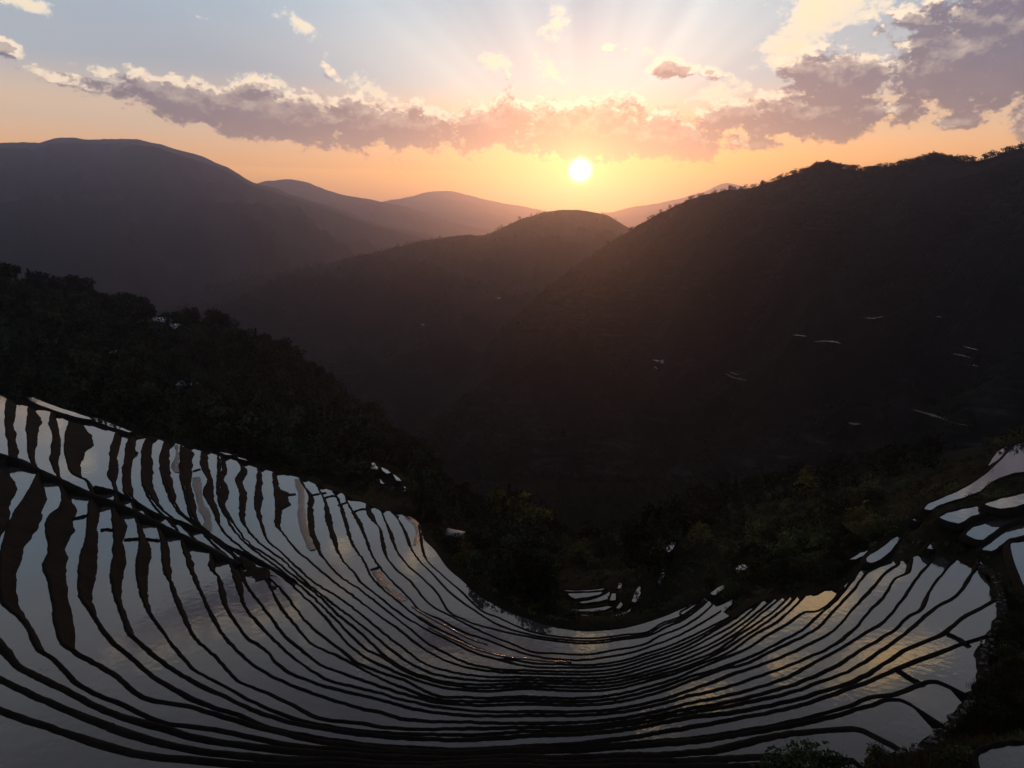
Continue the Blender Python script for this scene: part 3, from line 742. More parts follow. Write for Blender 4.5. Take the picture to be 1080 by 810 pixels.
U = (880, 450)
pool(T(*U, [(510,470),(530,440),(650,390),(740,350),(850,280),(950,190),(1020,110),(1080,85),(1400,20),(1450,200),(1250,225),(1080,258),(1000,270),(900,310),(830,370),(720,410),(600,445),(540,482)]), 47.0, 'long pale pool slanting up to the right edge of the photo')
pool(T(*U, [(870,230),(900,180),(930,140),(980,110),(1000,115),(960,170),(900,210)]), 48.0, 'small pool on the far side of the long pale pool')
pool(T(*U, [(590,520),(640,490),(740,465),(820,450),(905,475),(860,490),(780,510),(720,550),(690,555)]), 45.0, 'speckled pool below the tip of the long pale pool')
pool(T(*U, [(845,440),(950,408),(1080,378),(1300,340),(1320,400),(1080,442),(1000,465),(920,470)]), 44.0, 'narrow pool meeting the right edge below the long pale pool')
pool(T(*U, [(740,615),(790,570),(880,545),(950,525),(1070,500),(1072,520),(960,560),(880,620),(830,655)]), 45.5, 'curved pool under the speckled pool')
pool(T(*U, [(840,690),(880,640),(940,600),(1000,570),(1080,555),(1250,540),(1250,610),(1080,620),(990,640),(930,690),(900,710),(850,710)]), 46.0, 'rounded pool ending beside the dark bank near the right edge')
pool(T(880, 560, [(1000,66),(1080,58),(1400,40),(1500,420),(1200,460),(1100,350),(1060,270),(1015,150)]), 45.0, 'large pool cut by the right edge beyond the stony path')
pool(T(*U, [(690,660),(730,650),(790,670),(770,700),(720,705)]), 47.5, 'little oval pool above the right end of the banks')
pool(T(*U, [(525,695),(560,650),(600,635),(615,660),(560,705)]), 49.0, 'little lozenge pool above the right flank')
pool(T(*U, [(180,750),(200,730),(270,690),(340,630),(390,615),(350,670),(310,720),(240,770),(190,780)]), 52.8, 'wedge pool at the top of the right flank')
pool(T(*U, [(80,760),(150,715),(200,700),(160,740),(110,760)]), 54.5, 'thin pool left of the wedge pool')
pool(T(*U, [(440,530),(460,520),(500,540),(480,548)]), 49.5, 'tiny bright pool at the tip of the dark bank')
pool([(1030,797),(1045,790),(1065,786),(1080,786),(1180,780),(1200,830),(1040,830)], 36.6, 'dim pool in the bottom right corner')
Q = (540, 560)
LOWG = 'low terraces in the gap of the valley'
for k, (pts, H) in enumerate([([(280,335),(400,338),(520,326),(545,330),(500,340),(420,346),(300,345)], 93.2), ([(310,352),(400,352),(520,344),(500,365),(420,380),(350,388)], 92.2), ([(380,402),(460,390),(530,362),(558,342),(550,390),(480,405),(390,415)], 91.0),
               ([(325,440),(420,445),(550,425),(580,430),(520,455),(440,462),(340,455)], 89.4), ([(335,470),(420,475),(480,485),(440,492),(340,485)], 88.2),
               ([(410,535),(470,503),(560,482),(650,460),(690,430),(692,450),(600,495),(540,530)], 86.5), ([(550,545),(620,512),(690,482),(692,522),(640,540)], 85.0),
               ([(555,398),(570,352),(592,352),(590,398)], 89.5), ([(590,442),(620,400),(632,420),(610,445)], 88.5), ([(600,330),(612,290),(630,300),(618,330)], 91.0)]):
    pool(T(*Q, pts), H, '%s sliver of low terrace water in the valley gap, counted from the far end' % ORD[k + 1], .25, LOWG)
pool(T(*Q, [(680,400),(710,330),(730,310),(735,350),(720,385),(700,412)]), 84.0, 'bright pool at the foot of the chain of pools right of the valley gap', .3)
pool(T(*Q, [(825,300),(850,220),(890,160),(905,165),(885,230),(842,300)]), 80.5, 'long bright pool halfway up the chain right of the valley gap', .3)
pool(T(*Q, [(875,112),(890,70),(915,55),(935,62),(912,108),(890,125)]), 78.0, 'topmost bright pool of the chain right of the valley gap', .3)
V_ = (720, 560)
pool(T(*V_, [(-10,462),(50,430),(130,385),(120,412),(60,450),(-10,480)]), 73.0, 'pale sliver of water left of the yellow-green bush', .25)
pool(T(*V_, [(155,355),(200,320),(255,296),(240,325),(175,372)]), 71.5, 'pale pool slanting below the yellow-green bush', .25)
pool(T(*V_, [(130,500),(190,430),(255,405),(290,380),(280,420),(200,490),(150,520)]), 69.6, 'dim pool between the rim and the yellow-green bush', .25)
pool(T(*V_, [(298,218),(320,195),(345,185),(378,200),(345,232)]), 70.5, 'small bright pool beside the yellow-green bush', .25)
for k, (pts) in enumerate([[(390,489),(394,487),(399,493),(397,496),(391,494)], [(402,492),(408,495),(413,499),(408,500),(403,496)], [(414,499),(421,504),(424,508),(418,507)], [(394,504),(402,505),(409,509),(404,511),(396,507)], [(415,511),(420,511),(418,516),(413,515)], [(422,512),(428,513),(427,519),(423,516)]]):
    pool(pts, 78 + k * 1.0, '%s glinting puddle in the forest above the left rim' % ORD[k + 1], .25, 'glinting puddles in the forest')
for pts, lab in [([(28,419),(34,418.5),(40,421),(58,428),(80,435),(98,441),(96,443.5),(74,438.5),(50,430.5),(36,425)], 'thin bright pool along the upper left rim'), ([(86,437),(104,441),(128,450.5),(142,456),(136,456.5),(112,449),(92,441.5)], 'second thin bright pool along the upper left rim'),
                 ([(228,475.5),(240,477.5),(250,481),(238,480)], 'short bright pool above the rim'), ([(246,480),(258,483.5),(263,487),(252,484)], 'last short bright pool above the rim')]:
    zc = z_field(*np.mean(pts, 0), True) - .5
    pool(pts, -zc, lab, .25, ctrl=False)

# ------------------------------------------------------------------ near ground: smooth surface through the control points
for (px, py, d) in [(-260,300,430),(-100,315,450),(0,344,560),(50,352,560),(110,344,540),(155,350,510),(230,370,520),(310,400,525),(370,440,510),(440,500,480),(500,545,430),(560,590,375)]:
    P = at_d(px, py, d); TERR.append(tuple(P))
    B = at_d(px, py, d * 1.45); TERR.append((B[0], B[1], P[2] - .42 * d))
for k in range(0, NA, 14):                                        # the ground falls away behind the upper rim
    x, y = px_of(AL[k], r_rim[k])
    if x < 560 and AL[k] < 60:
        P = at_z(x, y, z_field(x, y)); q = 1 + 34 / math.hypot(P[0], P[1]); TERR.append((P[0] * q, P[1] * q, P[2] - (9.5 if x < 440 else 15)))
        q = 1 + 110 / math.hypot(P[0], P[1])
        if x < 380: TERR.append((P[0] * q, P[1] * q, P[2] - 16))
for (px, py, d) in [(600,600,260),(690,600,215),(720,565,300),(800,560,230),(850,600,150),(900,560,195),(950,525,250),(1000,503,255),(1080,475,260),(1180,455,250),(1300,440,240),
                    (760,525,400),(700,545,420),(850,500,420),(950,490,400),(1080,465,400),(1250,450,380),(600,530,700),(500,500,720),(400,470,760),(800,470,700),(1000,455,680),(1200,440,650),
                    (1062,700,0),(1085,760,0),(1075,650,0)]:
    if d: TERR.append(tuple(at_d(px, py, d)))
for (px, py, z) in [(1062,700,-39.6),(1085,760,-37.5),(1078,655,-42.5),(1050,790,-36.8),(1140,700,-38),(1200,600,-38),(990,810,-37.5),(1010,555,-46),(990,572,-48)]:
    TERR.append(tuple(at_z(px, py, z)))
for k in range(0, NA, 18):                                        # just outside the rim and the stony path
    for rr, dzz, m in ((r_rim, -1.6 if AL[k] > 3 else -4.5, -5), (r_out, -.9, 5)):
        if AL[k] < -11 or AL[k] > 169.5: continue
        x, y = px_of(AL[k], rr[k] + m)
        if y < 850 and -260 < x:
            TERR.append(tuple(at_z(x, y, z_field(x, y) + dzz)))
TERR += [(0, 10, -14), (0, -60, -4), (90, -40, -4), (-90, -40, -4), (0, 36, -31), (-45, 28, -29), (45, 28, -30), (-140, 30, -28), (120, 30, -29), (-260, 100, -24), (230, 60, -26)]
TP = np.array(TERR)
_, ui = np.unique(np.round(TP[:, :2] / 1.2), axis=0, return_index=True)
TP = TP[np.sort(ui)]
D = np.linalg.norm(TP[:, None, :2] - TP[None, :, :2], axis=2)
nT = len(TP)
A_ = np.zeros((nT + 1, nT + 1)); A_[:nT, :nT] = -D + np.eye(nT) * -.3; A_[:nT, nT] = 1; A_[nT, :nT] = 1
W_ = np.linalg.solve(A_, np.append(TP[:, 2], 0))


def rbf(X, Y):
    X, Y = np.ravel(X), np.ravel(Y); out = np.empty(len(X))
    for s in range(0, len(X), 6000):
        d = np.hypot(X[s:s + 6000, None] - TP[None, :, 0], Y[s:s + 6000, None] - TP[None, :, 1])
        out[s:s + 6000] = -d @ W_[:nT] + W_[nT]
    return out


def ground_z(X, Y):
    X, Y = np.asarray(X, float), np.asarray(Y, float)
    sh = X.shape
    r = np.hypot(X, Y).ravel()
    near = rbf(np.where(r < 1000, X.ravel(), 0), np.where(r < 1000, Y.ravel(), 0))
    far = np.interp(r, [600, 1000, 2500, 4000, 17000], [-230, -300, -500, -500, -500])
    t = np.clip((r - 560) / 340, 0, 1); t = t * t * (3 - 2 * t)
    z = near * (1 - t) + far * t
    z += np.clip((r - 180) / 200, 0, 1) * 3.0 * fbm(X.ravel() * .012, Y.ravel() * .012, 4) * np.clip(1 - (r - 700) / 800, 0, 1)
    return z.reshape(sh)


az = np.concatenate([np.arange(-180, -62, 4.0), np.arange(-62, 62, .25), np.arange(62, 181, 4.0)])
rr = np.concatenate([np.geomspace(3, 40, 14)[:-1], np.geomspace(40, 800, 190), np.geomspace(830, 16800, 40)])
AA, RR = np.meshgrid(np.radians(az), rr, indexing='ij')
GX, GY = RR * np.sin(AA), RR * np.cos(AA)
GZ = ground_z(GX, GY)
GZ = np.maximum(GZ, -500)
ground = mesh_obj('ground', np.stack([GX, GY, GZ], -1).reshape(-1, 3), grid_faces(len(az), len(rr)), M_SOIL, smooth=True)
tag(ground, 'dark wooded valley ground around and below the terraces', 'ground', kind='structure')


# ------------------------------------------------------------------ mountains
def mountain(sil, dist, rf, zf, mat, label, amp, nsc, seed, name='mountain', step=.1, rows=90, power=1.15):
    a, t = [], []
    for (px, py) in sil:
        A, e_ = azel(px, py); a.append(A); t.append(math.tan(R(e_)))
    azs = np.arange(a[0], a[-1], step)
    te = pchip(azs, a, t)
    Dd = np.interp(azs, [azel(p, 250)[0] for p, _ in dist], [d for _, d in dist])
    Rf = np.interp(azs, [azel(p, 250)[0] for p, _ in rf], [d for _, d in rf]) if isinstance(rf, list) else np.full(len(azs), rf)
    s = np.concatenate([np.linspace(0, 1, rows), 1 + np.linspace(.02, .45, 16)])
    SS, _ = np.meshgrid(s, azs); SS = SS
    Z = np.empty_like(SS); RRr = Rf[:, None] + (Dd - Rf)[:, None] * SS
    zr = te * Dd
    if isinstance(zf, list): zff = np.interp(azs, [azel(p, 250)[0] for p, _ in zf], [d for _, d in zf])
    else: zff = np.full(len(azs), zf)
    fr = zff[:, None] + (zr - zff)[:, None] * np.clip(SS, 0, 1) ** power
    X, Y = RRr * np.sin(np.radians(azs))[:, None], RRr * np.cos(np.radians(azs))[:, None]
    w = np.clip(SS, 0, 1)
    bumpy = (ridged(X * nsc + seed, Y * nsc, 5) * .6 + fbm(X * nsc * 2 + seed, Y * nsc * 2, 4) * .5) * amp * np.clip(w * 4, 0, 1) * np.clip((1 - w) * 3.0, 0, 1)
    fine = fbm(X * nsc * 9, Y * nsc * 9 + seed, 3) * amp * .035 * np.clip(w * 6, 0, 1)
    Z = fr + bumpy + fine - np.clip(SS - 1, 0, 9) * (Dd - Rf)[:, None] * .55
    # keep every slope below the traced skyline
    lim = te[:, None] * RRr - np.clip(1 - w, 0, .3) * .02 * RRr
    Z = np.where(SS < 1, np.minimum(Z, lim), Z)
    Z = np.maximum(Z, -500.5)
    o = mesh_obj(name, np.stack([X, Y, Z], -1).reshape(-1, 3), grid_faces(len(azs), len(s)), mat, smooth=True)
    tag(o, label, 'mountain', kind='structure')
    return dict(az=azs, te=te, D=Dd, Rf=Rf, s=s, Z=Z, X=X, Y=Y)


RIGHT_SIL = [(300,560),(380,500),(430,462),(480,410),(520,360),(560,318),(600,285),(640,258),(665,243),(690,228),(715,216),(740,206),(765,201),(790,198),(815,191),(835,184),(850,181),(868,176),(890,178),(910,180),(940,176),(965,171),(985,167),(1005,169),(1030,170),(1055,162),(1080,156),(1150,146),(1300,130),(1600,118),(2200,140)]
MR = mountain(RIGHT_SIL, [(300,820),(430,1000),(600,1450),(660,1600),(740,1420),(870,1220),(1080,1060),(1600,900)], [(300,560),(600,640),(1080,560),(1600,480)], [(300,-300),(500,-310),(700,-300),(850,-240),(1080,-195),(1600,-160)], M_HILL,
              'dark wooded mountain filling the right side of the photo', 46, .0042, 3.0, step=.08, rows=150, power=1.0)
MC = mountain([(-100,400),(100,345),(200,308),(260,293),(330,280),(400,265),(440,255),(480,249),(510,247),(530,240),(550,231),(575,224),(600,221),(625,223),(645,230),(660,238),(700,262),(760,300)],
              [(-100,2000),(200,2500),(480,2800),(600,3100),(760,3000)], 1050, -420, M_HILL, 'rounded dark hill under the sun with a long ridge falling to the left', 120, .0016, 9.0, rows=110)
ML = mountain([(-900,170),(-400,140),(-200,145),(-50,152),(0,151),(40,150),(60,146),(100,147),(140,147),(160,149),(185,157),(215,166),(240,176),(265,191),(285,197),(310,206),(350,218),(390,232),(430,243),(460,250),(500,262),(560,275)],
              [(-900,5000),(0,6000),(560,6600)], 2400, -500, M_FAR, 'broad grey-blue mountain on the left of the photo', 300, .0007, 1.0)
MF = mountain([(120,215),(200,202),(255,199),(280,191),(300,189),(320,191),(345,201),(375,208),(410,214),(440,222),(480,235),(540,246),(600,256)],
              [(120,9200),(600,9200)], 6500, -500, M_FAR, 'hazy second ridge behind the left mountain', 250, .0005, 4.0)
MZ = mountain([(-900,180),(-300,190),(0,205),(200,218),(350,222),(400,213),(430,208),(450,203),(470,201),(490,205),(520,212),(560,219),(600,226),(640,224),(670,218),(700,213),(740,203),(766,193),(785,197),(820,205),(900,205),(1100,200),(1500,170),(2100,170)],
              [(-900,14000),(2100,14000)], 9500, -500, M_FAR, 'faintest pale mountain range along the horizon', 260, .0004, 7.0)

# ------------------------------------------------------------------ haze
m, t, b = new_mat('haze')
t.nodes.remove(b)
vp = t.nodes.new('ShaderNodeVolumePrincipled')
vp.inputs['Color'].default_value = (.70, .70, 1.0, 1)
vp.inputs['Density'].default_value = HAZE
vp.inputs['Anisotropy'].default_value = .83
t.links.new(vp.outputs[0], t.nodes['Material Output'].inputs['Volume'])
h, zb, zt = 17600, -502.0, max(o.max() for o in (ML['Z'], MF['Z'], MZ['Z'], MR['Z'])) + 20
hv = [(x, y, z) for x in (-h, h) for y in (-h, h) for z in (zb, zt)]
haze = mesh_obj('haze', hv, [(0, 1, 3, 2), (4, 6, 7, 5), (0, 4, 5, 1), (2, 3, 7, 6), (0, 2, 6, 4), (1, 5, 7, 3)], m)
tag(haze, 'thin evening haze filling the valley air', 'haze', kind='stuff')
#==TREES==
# ------------------------------------------------------------------ foliage
def leaf_mat(name, c1, c2, rough=.8):
    m, t, b = new_mat(name)
    oi = t.nodes.new('ShaderNodeObjectInfo')
    n = noise(pos(t), .45, 4, .6); n2 = noise(pos(t), .02, 3, .5)
    c = rgbmix(sstep(.35, .65, n), c1, c2)
    v = E(oi.outputs['Random']) * .5 + n2 * .8 + .35
    vo = t.nodes.new('ShaderNodeTexVoronoi'); vo.inputs['Scale'].default_value = .13; t.links.new(pos(t), vo.inputs['Vector'])
    sc_ = t.nodes.new('ShaderNodeSeparateColor'); t.links.new(vo.outputs['Color'], sc_.inputs[0])
    k_ = E(sc_.outputs[0]); v = v * (k_ * k_ * 1.9 + .45)
    c = rgbmix(1.0, c, xyz(v * (E(sc_.outputs[1]) * .5 + .8), v, v), 'MULTIPLY')
    t.links.new(c, b.inputs['Base Color']); b.inputs['Roughness'].default_value = rough
    b.inputs['Specular IOR Level'].default_value = .02
    return m


M_LEAF = leaf_mat('leaf_dark', (.011, .0165, .008), (.020, .027, .012))
M_LEAF2 = leaf_mat('leaf_olive', (.048, .050, .013), (.085, .080, .02))
M_LEAF3 = leaf_mat('leaf_bush', (.030, .036, .014), (.058, .056, .02))
M_NEEDLE = leaf_mat('needle', (.009, .014, .008), (.016, .022, .011))
M_BARK = earth_mat('bark', (.025, .018, .012), (.04, .03, .02), (.015, .011, .008), 2.0, .9, .8, .05)
M_GRASS = leaf_mat('grass', (.03, .03, .014), (.055, .046, .02))


def quads(C, size, g, up=0.0):
    """one randomly turned leaf-spray quad per centre"""
    n = len(C)
    a = g.normal(size=(n, 3)); a[:, 2] *= 1 - up; a /= np.linalg.norm(a, axis=1)[:, None]
    b = g.normal(size=(n, 3)); b -= a * np.sum(a * b, 1)[:, None]; b /= np.linalg.norm(b, axis=1)[:, None]
    s = size * g.uniform(.6, 1.3, n)[:, None]
    V = np.stack([C - a * s - b * s * .3, C + b * s * .55 - a * s * .2, C + a * s + b * s * .1, C - b * s * .6 + a * s * .15], 1)
    return V.reshape(-1, 3), np.arange(n * 4).reshape(n, 4)


def crown(g, n, h=1.0, w=.38, base=.22, lobes=9, size=.035, shape='round'):
    """leaf sprays in several uneven lobes"""
    L = []
    for k in range(lobes):
        z = base + (h - base) * g.uniform(.12, .9)
        rad = w * (1 - abs((z - base) / (h - base) - .45) * 1.1)
        a = g.uniform(0, 6.283)
        L.append((math.cos(a) * rad * g.uniform(.3, .85), math.sin(a) * rad * g.uniform(.3, .85), z, g.uniform(.3, .55) * w))
    L.append((0, 0, h - .22 * (h - base), .42 * w))
    L = np.array(L)
    k = g.integers(0, len(L), n)
    d = g.normal(size=(n, 3)); d /= np.linalg.norm(d, axis=1)[:, None]
    r = L[k, 3] * g.uniform(.45, 1.12, n) ** .6
    C = L[k, :3] + d * r[:, None] * np.array([1, 1, .82])
    return quads(C, size, g)


def spire(g, n, w=.13, base=.06, size=.03):
    t = g.uniform(0, 1, n) ** 1.25
    tier = 1 - .35 * ((t * 9) % 1)
    r = w * (1 - t) ** .85 * tier * g.uniform(.35, 1.05, n)
    a = g.uniform(0, 6.283, n)
    C = np.stack([np.cos(a) * r, np.sin(a) * r, base + (1 - base) * t - .12 * r], 1)
    return quads(C, size, g, .5)


def tube(path, rad, k=6):
    path = np.array(path, float); V, Fc = [], []
    for i, p in enumerate(path):
        for j in range(k):
            a = 6.283 * j / k
            V.append((p[0] + rad[i] * math.cos(a), p[1] + rad[i] * math.sin(a), p[2]))
    for i in range(len(path) - 1):
        for j in range(k):
            Fc.append((i * k + j, i * k + (j + 1) % k, (i + 1) * k + (j + 1) % k, (i + 1) * k + j))
    return np.array(V), np.array(Fc)


def merge(parts):
    V, Fc, o = [], [], 0
    for v, f in parts:
        V.append(v); Fc.append(f + o); o += len(v)
    return np.concatenate(V), np.concatenate(Fc)


def trunk(g, h=.8, r=.022, limbs=5):
    lean = g.normal(0, .02, 2)
    main = [(lean[0] * t * t, lean[1] * t * t, h * t) for t in np.linspace(0, 1, 6)]
    ps = [tube(main, [r * (1.35 if k == 0 else 1 - .16 * k) for k in range(6)])]
    for _ in range(limbs):
        z = g.uniform(.25, .62) * h / .8; a = g.uniform(0, 6.28); l = g.uniform(.16, .28)
        ps.append(tube([(math.cos(a) * l * q, math.sin(a) * l * q, z + .20 * q + .05 * q * q) for q in (0, .35, .7, 1)], [r * .5, r * .4, r * .26, r * .1], 5))
    return merge(ps)


def mk(name, vf, mat):
    d = bpy.data.meshes.new(name); o = mesh_obj(name, vf[0], vf[1], mat); d = o.data
    bpy.data.objects.remove(o); return d


g = np.random.default_rng(21)
TREES = [(mk('crown', crown(g, 1500, w=g.uniform(.34, .46), base=g.uniform(.12, .26), lobes=int(g.integers(8, 14)), size=.032), M_LEAF), mk('trunk', trunk(g), M_BARK)) for _ in range(5)]
OLIVE = [(mk('crown', crown(g, 1500, w=.42, base=.15, lobes=11, size=.030), M_LEAF2), mk('trunk', trunk(g), M_BARK)) for _ in range(2)]
CONIF = [(mk('crown', spire(g, 1100, w=g.uniform(.13, .2)), M_NEEDLE), mk('trunk', trunk(g, .95, .014, 0), M_BARK)) for _ in range(3)]


def bushmesh(g, n, mat, h=1.0, w=.62, size=.05):
    return mk('foliage', crown(g, n, h=h, w=w, base=.0, lobes=12, size=size), mat)


def stems(g, n=14, h=.95, spread=.5, r=.008):
    ps = []
    for _ in range(n):
        a = g.uniform(0, 6.28); l = g.uniform(.2, 1) * spread; hh = h * g.uniform(.6, 1)
        ps.append(tube([(math.cos(a) * l * q ** 1.3, math.sin(a) * l * q ** 1.3, hh * q) for q in (0, .4, .75, 1)], [r, r * .8, r * .5, r * .2], 4))
    return merge(ps)


BUSH = [(bushmesh(g, 900, M_LEAF3), mk('stems', stems(g), M_BARK)) for _ in range(4)]
BUSHY = [(bushmesh(g, 1100, M_LEAF2, size=.04), mk('stems', stems(g), M_BARK))]


def plant(name, kinds, P, h, label, cat, group=None, rz=None, parts=('trunk', 'crown'), wide=1.0):
    root = empty(name, tuple(P), random.uniform(0, 6.28) if rz is None else rz)
    root.scale = (h * wide, h * wide, h)
    ck, tk = kinds[random.randrange(len(kinds))]
    for nm, d in zip(parts, (tk, ck)):
        o = bpy.data.objects.new(nm, d); COL.objects.link(o); o.parent = root
    tag(root, label, cat, group)
    return root


def near_pool(x, y, m=2.5):
    for W, z in POOLS:
        if abs(W[0, 0] - x) > 90 or abs(W[0, 1] - y) > 120: continue
        if np.min(np.hypot(W[:, 0] - x, W[:, 1] - y)) < m: return True
        X, Y = W[:, 0], W[:, 1]; X2, Y2 = np.roll(X, -1), np.roll(Y, -1)
        c = (Y > y) != (Y2 > y)
        if np.sum(c & (x < (X2 - X) * (y - Y) / np.where(Y2 == Y, 1e-9, Y2 - Y) + X)) % 2: return True
    return False


def ground_hit(px, py, d0=110, d1=900):
    """where the line of sight through a point of the picture first meets the near ground"""
    ds = np.geomspace(d0, d1, 700); d = ray(px, py); u = d / math.hypot(d[0], d[1])
    P = ds[:, None] * u
    gz = ground_z(P[:, 0], P[:, 1])
    k = np.argmax(P[:, 2] < gz)
    return np.array([P[k, 0], P[k, 1], gz[k]])


def hides(px, py):
    """plants here would stand in front of the small pools"""
    return (580 < px < 700 and 600 < py < 690) or (650 < px < 728 and 565 + (728 - px) * .6 < py < 680) or (384 < px < 432 and 490 < py < 548 and py < 500 + (px - 384) * .7 + 22)


def box(x0, x1, y0, y1, z0, z1):
    v = np.array([(x, y, z) for x in (x0, x1) for y in (y0, y1) for z in (z0, z1)], float)
    return v, np.array([(0, 1, 3, 2), (4, 6, 7, 5), (0, 4, 5, 1), (2, 3, 7, 6), (0, 2, 6, 4), (1, 5, 7, 3)])


M_STONE = earth_mat('stone', (.05, .046, .04), (.085, .078, .07), (.028, .025, .02), 1.5, .85, .6, .05)
# --- woods on the left hill
cand = []
for _ in range(8200):
    a = R(random.uniform(-44, 3)); r = random.uniform(150 ** 1.3, 630 ** 1.3) ** (1 / 1.3)
    cand.append((r * math.sin(a), r * math.cos(a)))
cand = np.array(cand); cz = ground_z(cand[:, 0], cand[:, 1])
PX, PY = project(np.column_stack([cand, cz]))
rid = np.interp(PX, [-260, 0, 155, 310, 440, 560, 700], [460, 560, 530, 525, 480, 375, 330])
keep = []
for k in range(len(cand)):
    x, y = cand[k]; r = math.hypot(x, y)
    if in_bowl(PX[k], PY[k], 10 if PX[k] > 20 else 4) or r > rid[k] * 1.08 or near_pool(x, y, 3.5) or hides(PX[k], PY[k]): continue
    if PY[k] > 640 or PX[k] < -330: continue
    # thinner beside the rim of the terraces
    rimy = np.interp(PX[k], [p[0] for p in RIM[:39]], [p[1] for p in RIM[:39]])
    if PX[k] < 560 and PY[k] > rimy + 9: continue
    if 160 < PX[k] < 215 and 345 < PY[k] < 372 and random.random() < .8: continue
    keep.append(k)
_rx = np.array([p[0] for p in RIM if -260 <= p[0] < 445], float); _ry = np.array([p[1] for p in RIM if -260 <= p[0] < 445], float)
_rd = np.array([math.hypot(*at_z(a, b, z_field(a, b))[:2]) for a, b in zip(_rx, _ry)])
keep = [k for k in keep if PX[k] > 440 or math.hypot(*cand[k]) > np.interp(PX[k], _rx, _rd) + 30]
used = []; kept = []
cellset = {}
for k in keep:
    c = (int(cand[k, 0] // 4.8), int(cand[k, 1] // 4.8))
    if c in cellset: continue
    cellset[c] = 1; kept.append(k)
HT = {k: max(4.5, random.gauss(9.5, 3.0)) * (1.15 if PX[k] < 90 else 1) * (0.6 if abs(PX[k] - 470) < 60 and PY[k] > 520 else 1) for k in kept}
# skyline trees: highest top in each slice of view
sky = {}
for k in kept:
    if not -30 < PX[k] < 560: continue
    q = int(PX[k] // 7)
    _, ty = project(np.array([cand[k, 0], cand[k, 1], cz[k] + HT[k]]))
    if q not in sky or ty < sky[q][0]: sky[q] = (float(ty), k)
SK = set(v[1] for v in sky.values())
for k in SK:
    con = random.random() < .18
    hh = HT[k] * (1.1 if con else 1.0)
    P = (cand[k, 0], cand[k, 1], cz[k] - .3)
    if con: plant('conifer_tree', CONIF, P, hh * 1.1, 'slim dark conifer on the skyline of the wooded left hill', 'tree', 'conifers on the left skyline')
    else: plant('tree', TREES, P, hh * 1.12, 'dark bushy broadleaf tree on the skyline of the wooded left hill', 'tree', 'broadleaf trees on the left skyline', wide=1.15)
rest = [k for k in kept if k not in SK]
rest.sort(key=lambda k: math.hypot(*cand[k]))
NEAR = [k for k in rest if PX[k] > -20][:70]
for k in NEAR:
    P = (cand[k, 0], cand[k, 1], cz[k] - .3)
    plant('tree', TREES if random.random() < .85 else OLIVE, P, HT[k], 'dark broadleaf tree in the wood just above the terrace rim', 'tree', 'broadleaf trees nearest the terraces', wide=1.2)


def forest_mass(name, P, H, mat, label, nleaf=70, size=.075, w=.46, seed=3, kinds=6, cat='forest', conif=.12):
    gg = np.random.default_rng(seed)
    base = [crown(gg, nleaf, w=w, base=.08, lobes=7, size=size) for _ in range(kinds)]
    cb = [spire(gg, int(nleaf * .8), w=.2, size=size * .8) for _ in range(2)]
    VV, n = [], 0
    for p, h in zip(P, H):
        v, f = cb[gg.integers(0, 2)] if gg.random() < conif else base[gg.integers(0, kinds)]
        a = gg.uniform(0, 6.283); c, s_ = math.cos(a), math.sin(a)
        q = np.stack([v[:, 0] * c - v[:, 1] * s_, v[:, 0] * s_ + v[:, 1] * c, v[:, 2]], 1) * h * gg.uniform(.85, 1.15)
        VV.append(q + np.array(p))
    V = np.concatenate(VV); Fq = np.arange(len(V)).reshape(-1, 4)
    return tag(mesh_obj(name, V, Fq, mat), label, cat, kind='stuff')


_n = set(NEAR); mass = [k for k in rest if k not in _n]
forest_mass('forest', [(cand[k, 0], cand[k, 1], cz[k] - .5) for k in mass], [HT[k] * 1.1 for k in mass], M_LEAF, 'dense dark wood covering the left hill', 190, .052, .46, conif=.2)

# --- right-hand slope: shrubs, grass and a few trees
pts = []
for _ in range(3800):
    a = R(random.uniform(0, 48)); r = random.uniform(115, 430)
    pts.append((r * math.sin(a), r * math.cos(a)))
pts = np.array(pts); pz = ground_z(pts[:, 0], pts[:, 1]); QX, QY = project(np.column_stack([pts, pz]))
ok = [k for k in range(len(pts)) if not in_bowl(QX[k], QY[k], 9) and not near_pool(pts[k, 0], pts[k, 1], 2.2) and not (QX[k] > 925 and QY[k] > 472) and not hides(QX[k], QY[k])]
dens = fbm(pts[:, 0] * .02, pts[:, 1] * .02, 3)
sh = [k for k in ok if dens[k] > -.25]
nearb = sorted(sh, key=lambda k: math.hypot(*pts[k]))[:70]
for k in nearb:
    plant('bush', BUSH, (pts[k, 0], pts[k, 1], pz[k] - .2), random.uniform(1.5, 3.6), 'low dark bush on the slope above the right flank of the terraces', 'bush', 'bushes above the right flank', parts=('stem', 'foliage'), wide=1.25)
fr = [k for k in sh if k not in set(nearb)]
forest_mass('shrubbery', [(pts[k, 0], pts[k, 1], pz[k] - .4) for k in fr], [random.uniform(2.0, 5.0) for _ in fr], M_LEAF3, 'dark scrub covering the slope right of the valley', 110, .085, .7, 5, cat='shrubs', conif=.03)
ug = []
gq = np.random.default_rng(61)
while len(ug) < 7000:
    a = R(gq.uniform(-22, 44)); r = gq.uniform(118, 330)
    ug.append((r * math.sin(a), r * math.cos(a)))
ug = np.array(ug); uz = ground_z(ug[:, 0], ug[:, 1]); UX, UY = project(np.column_stack([ug, uz]))
uk = [k for k in range(len(ug)) if not in_bowl(UX[k], UY[k], 4) and not near_pool(ug[k, 0], ug[k, 1], 1.0)]
forest_mass('undergrowth', [(ug[k, 0], ug[k, 1], uz[k] - .1) for k in uk], [gq.uniform(.5, 1.5) for _ in uk], M_LEAF3, 'low dark undergrowth on the slopes around the valley gap', 34, .16, .95, 9, cat='shrubs', conif=0)
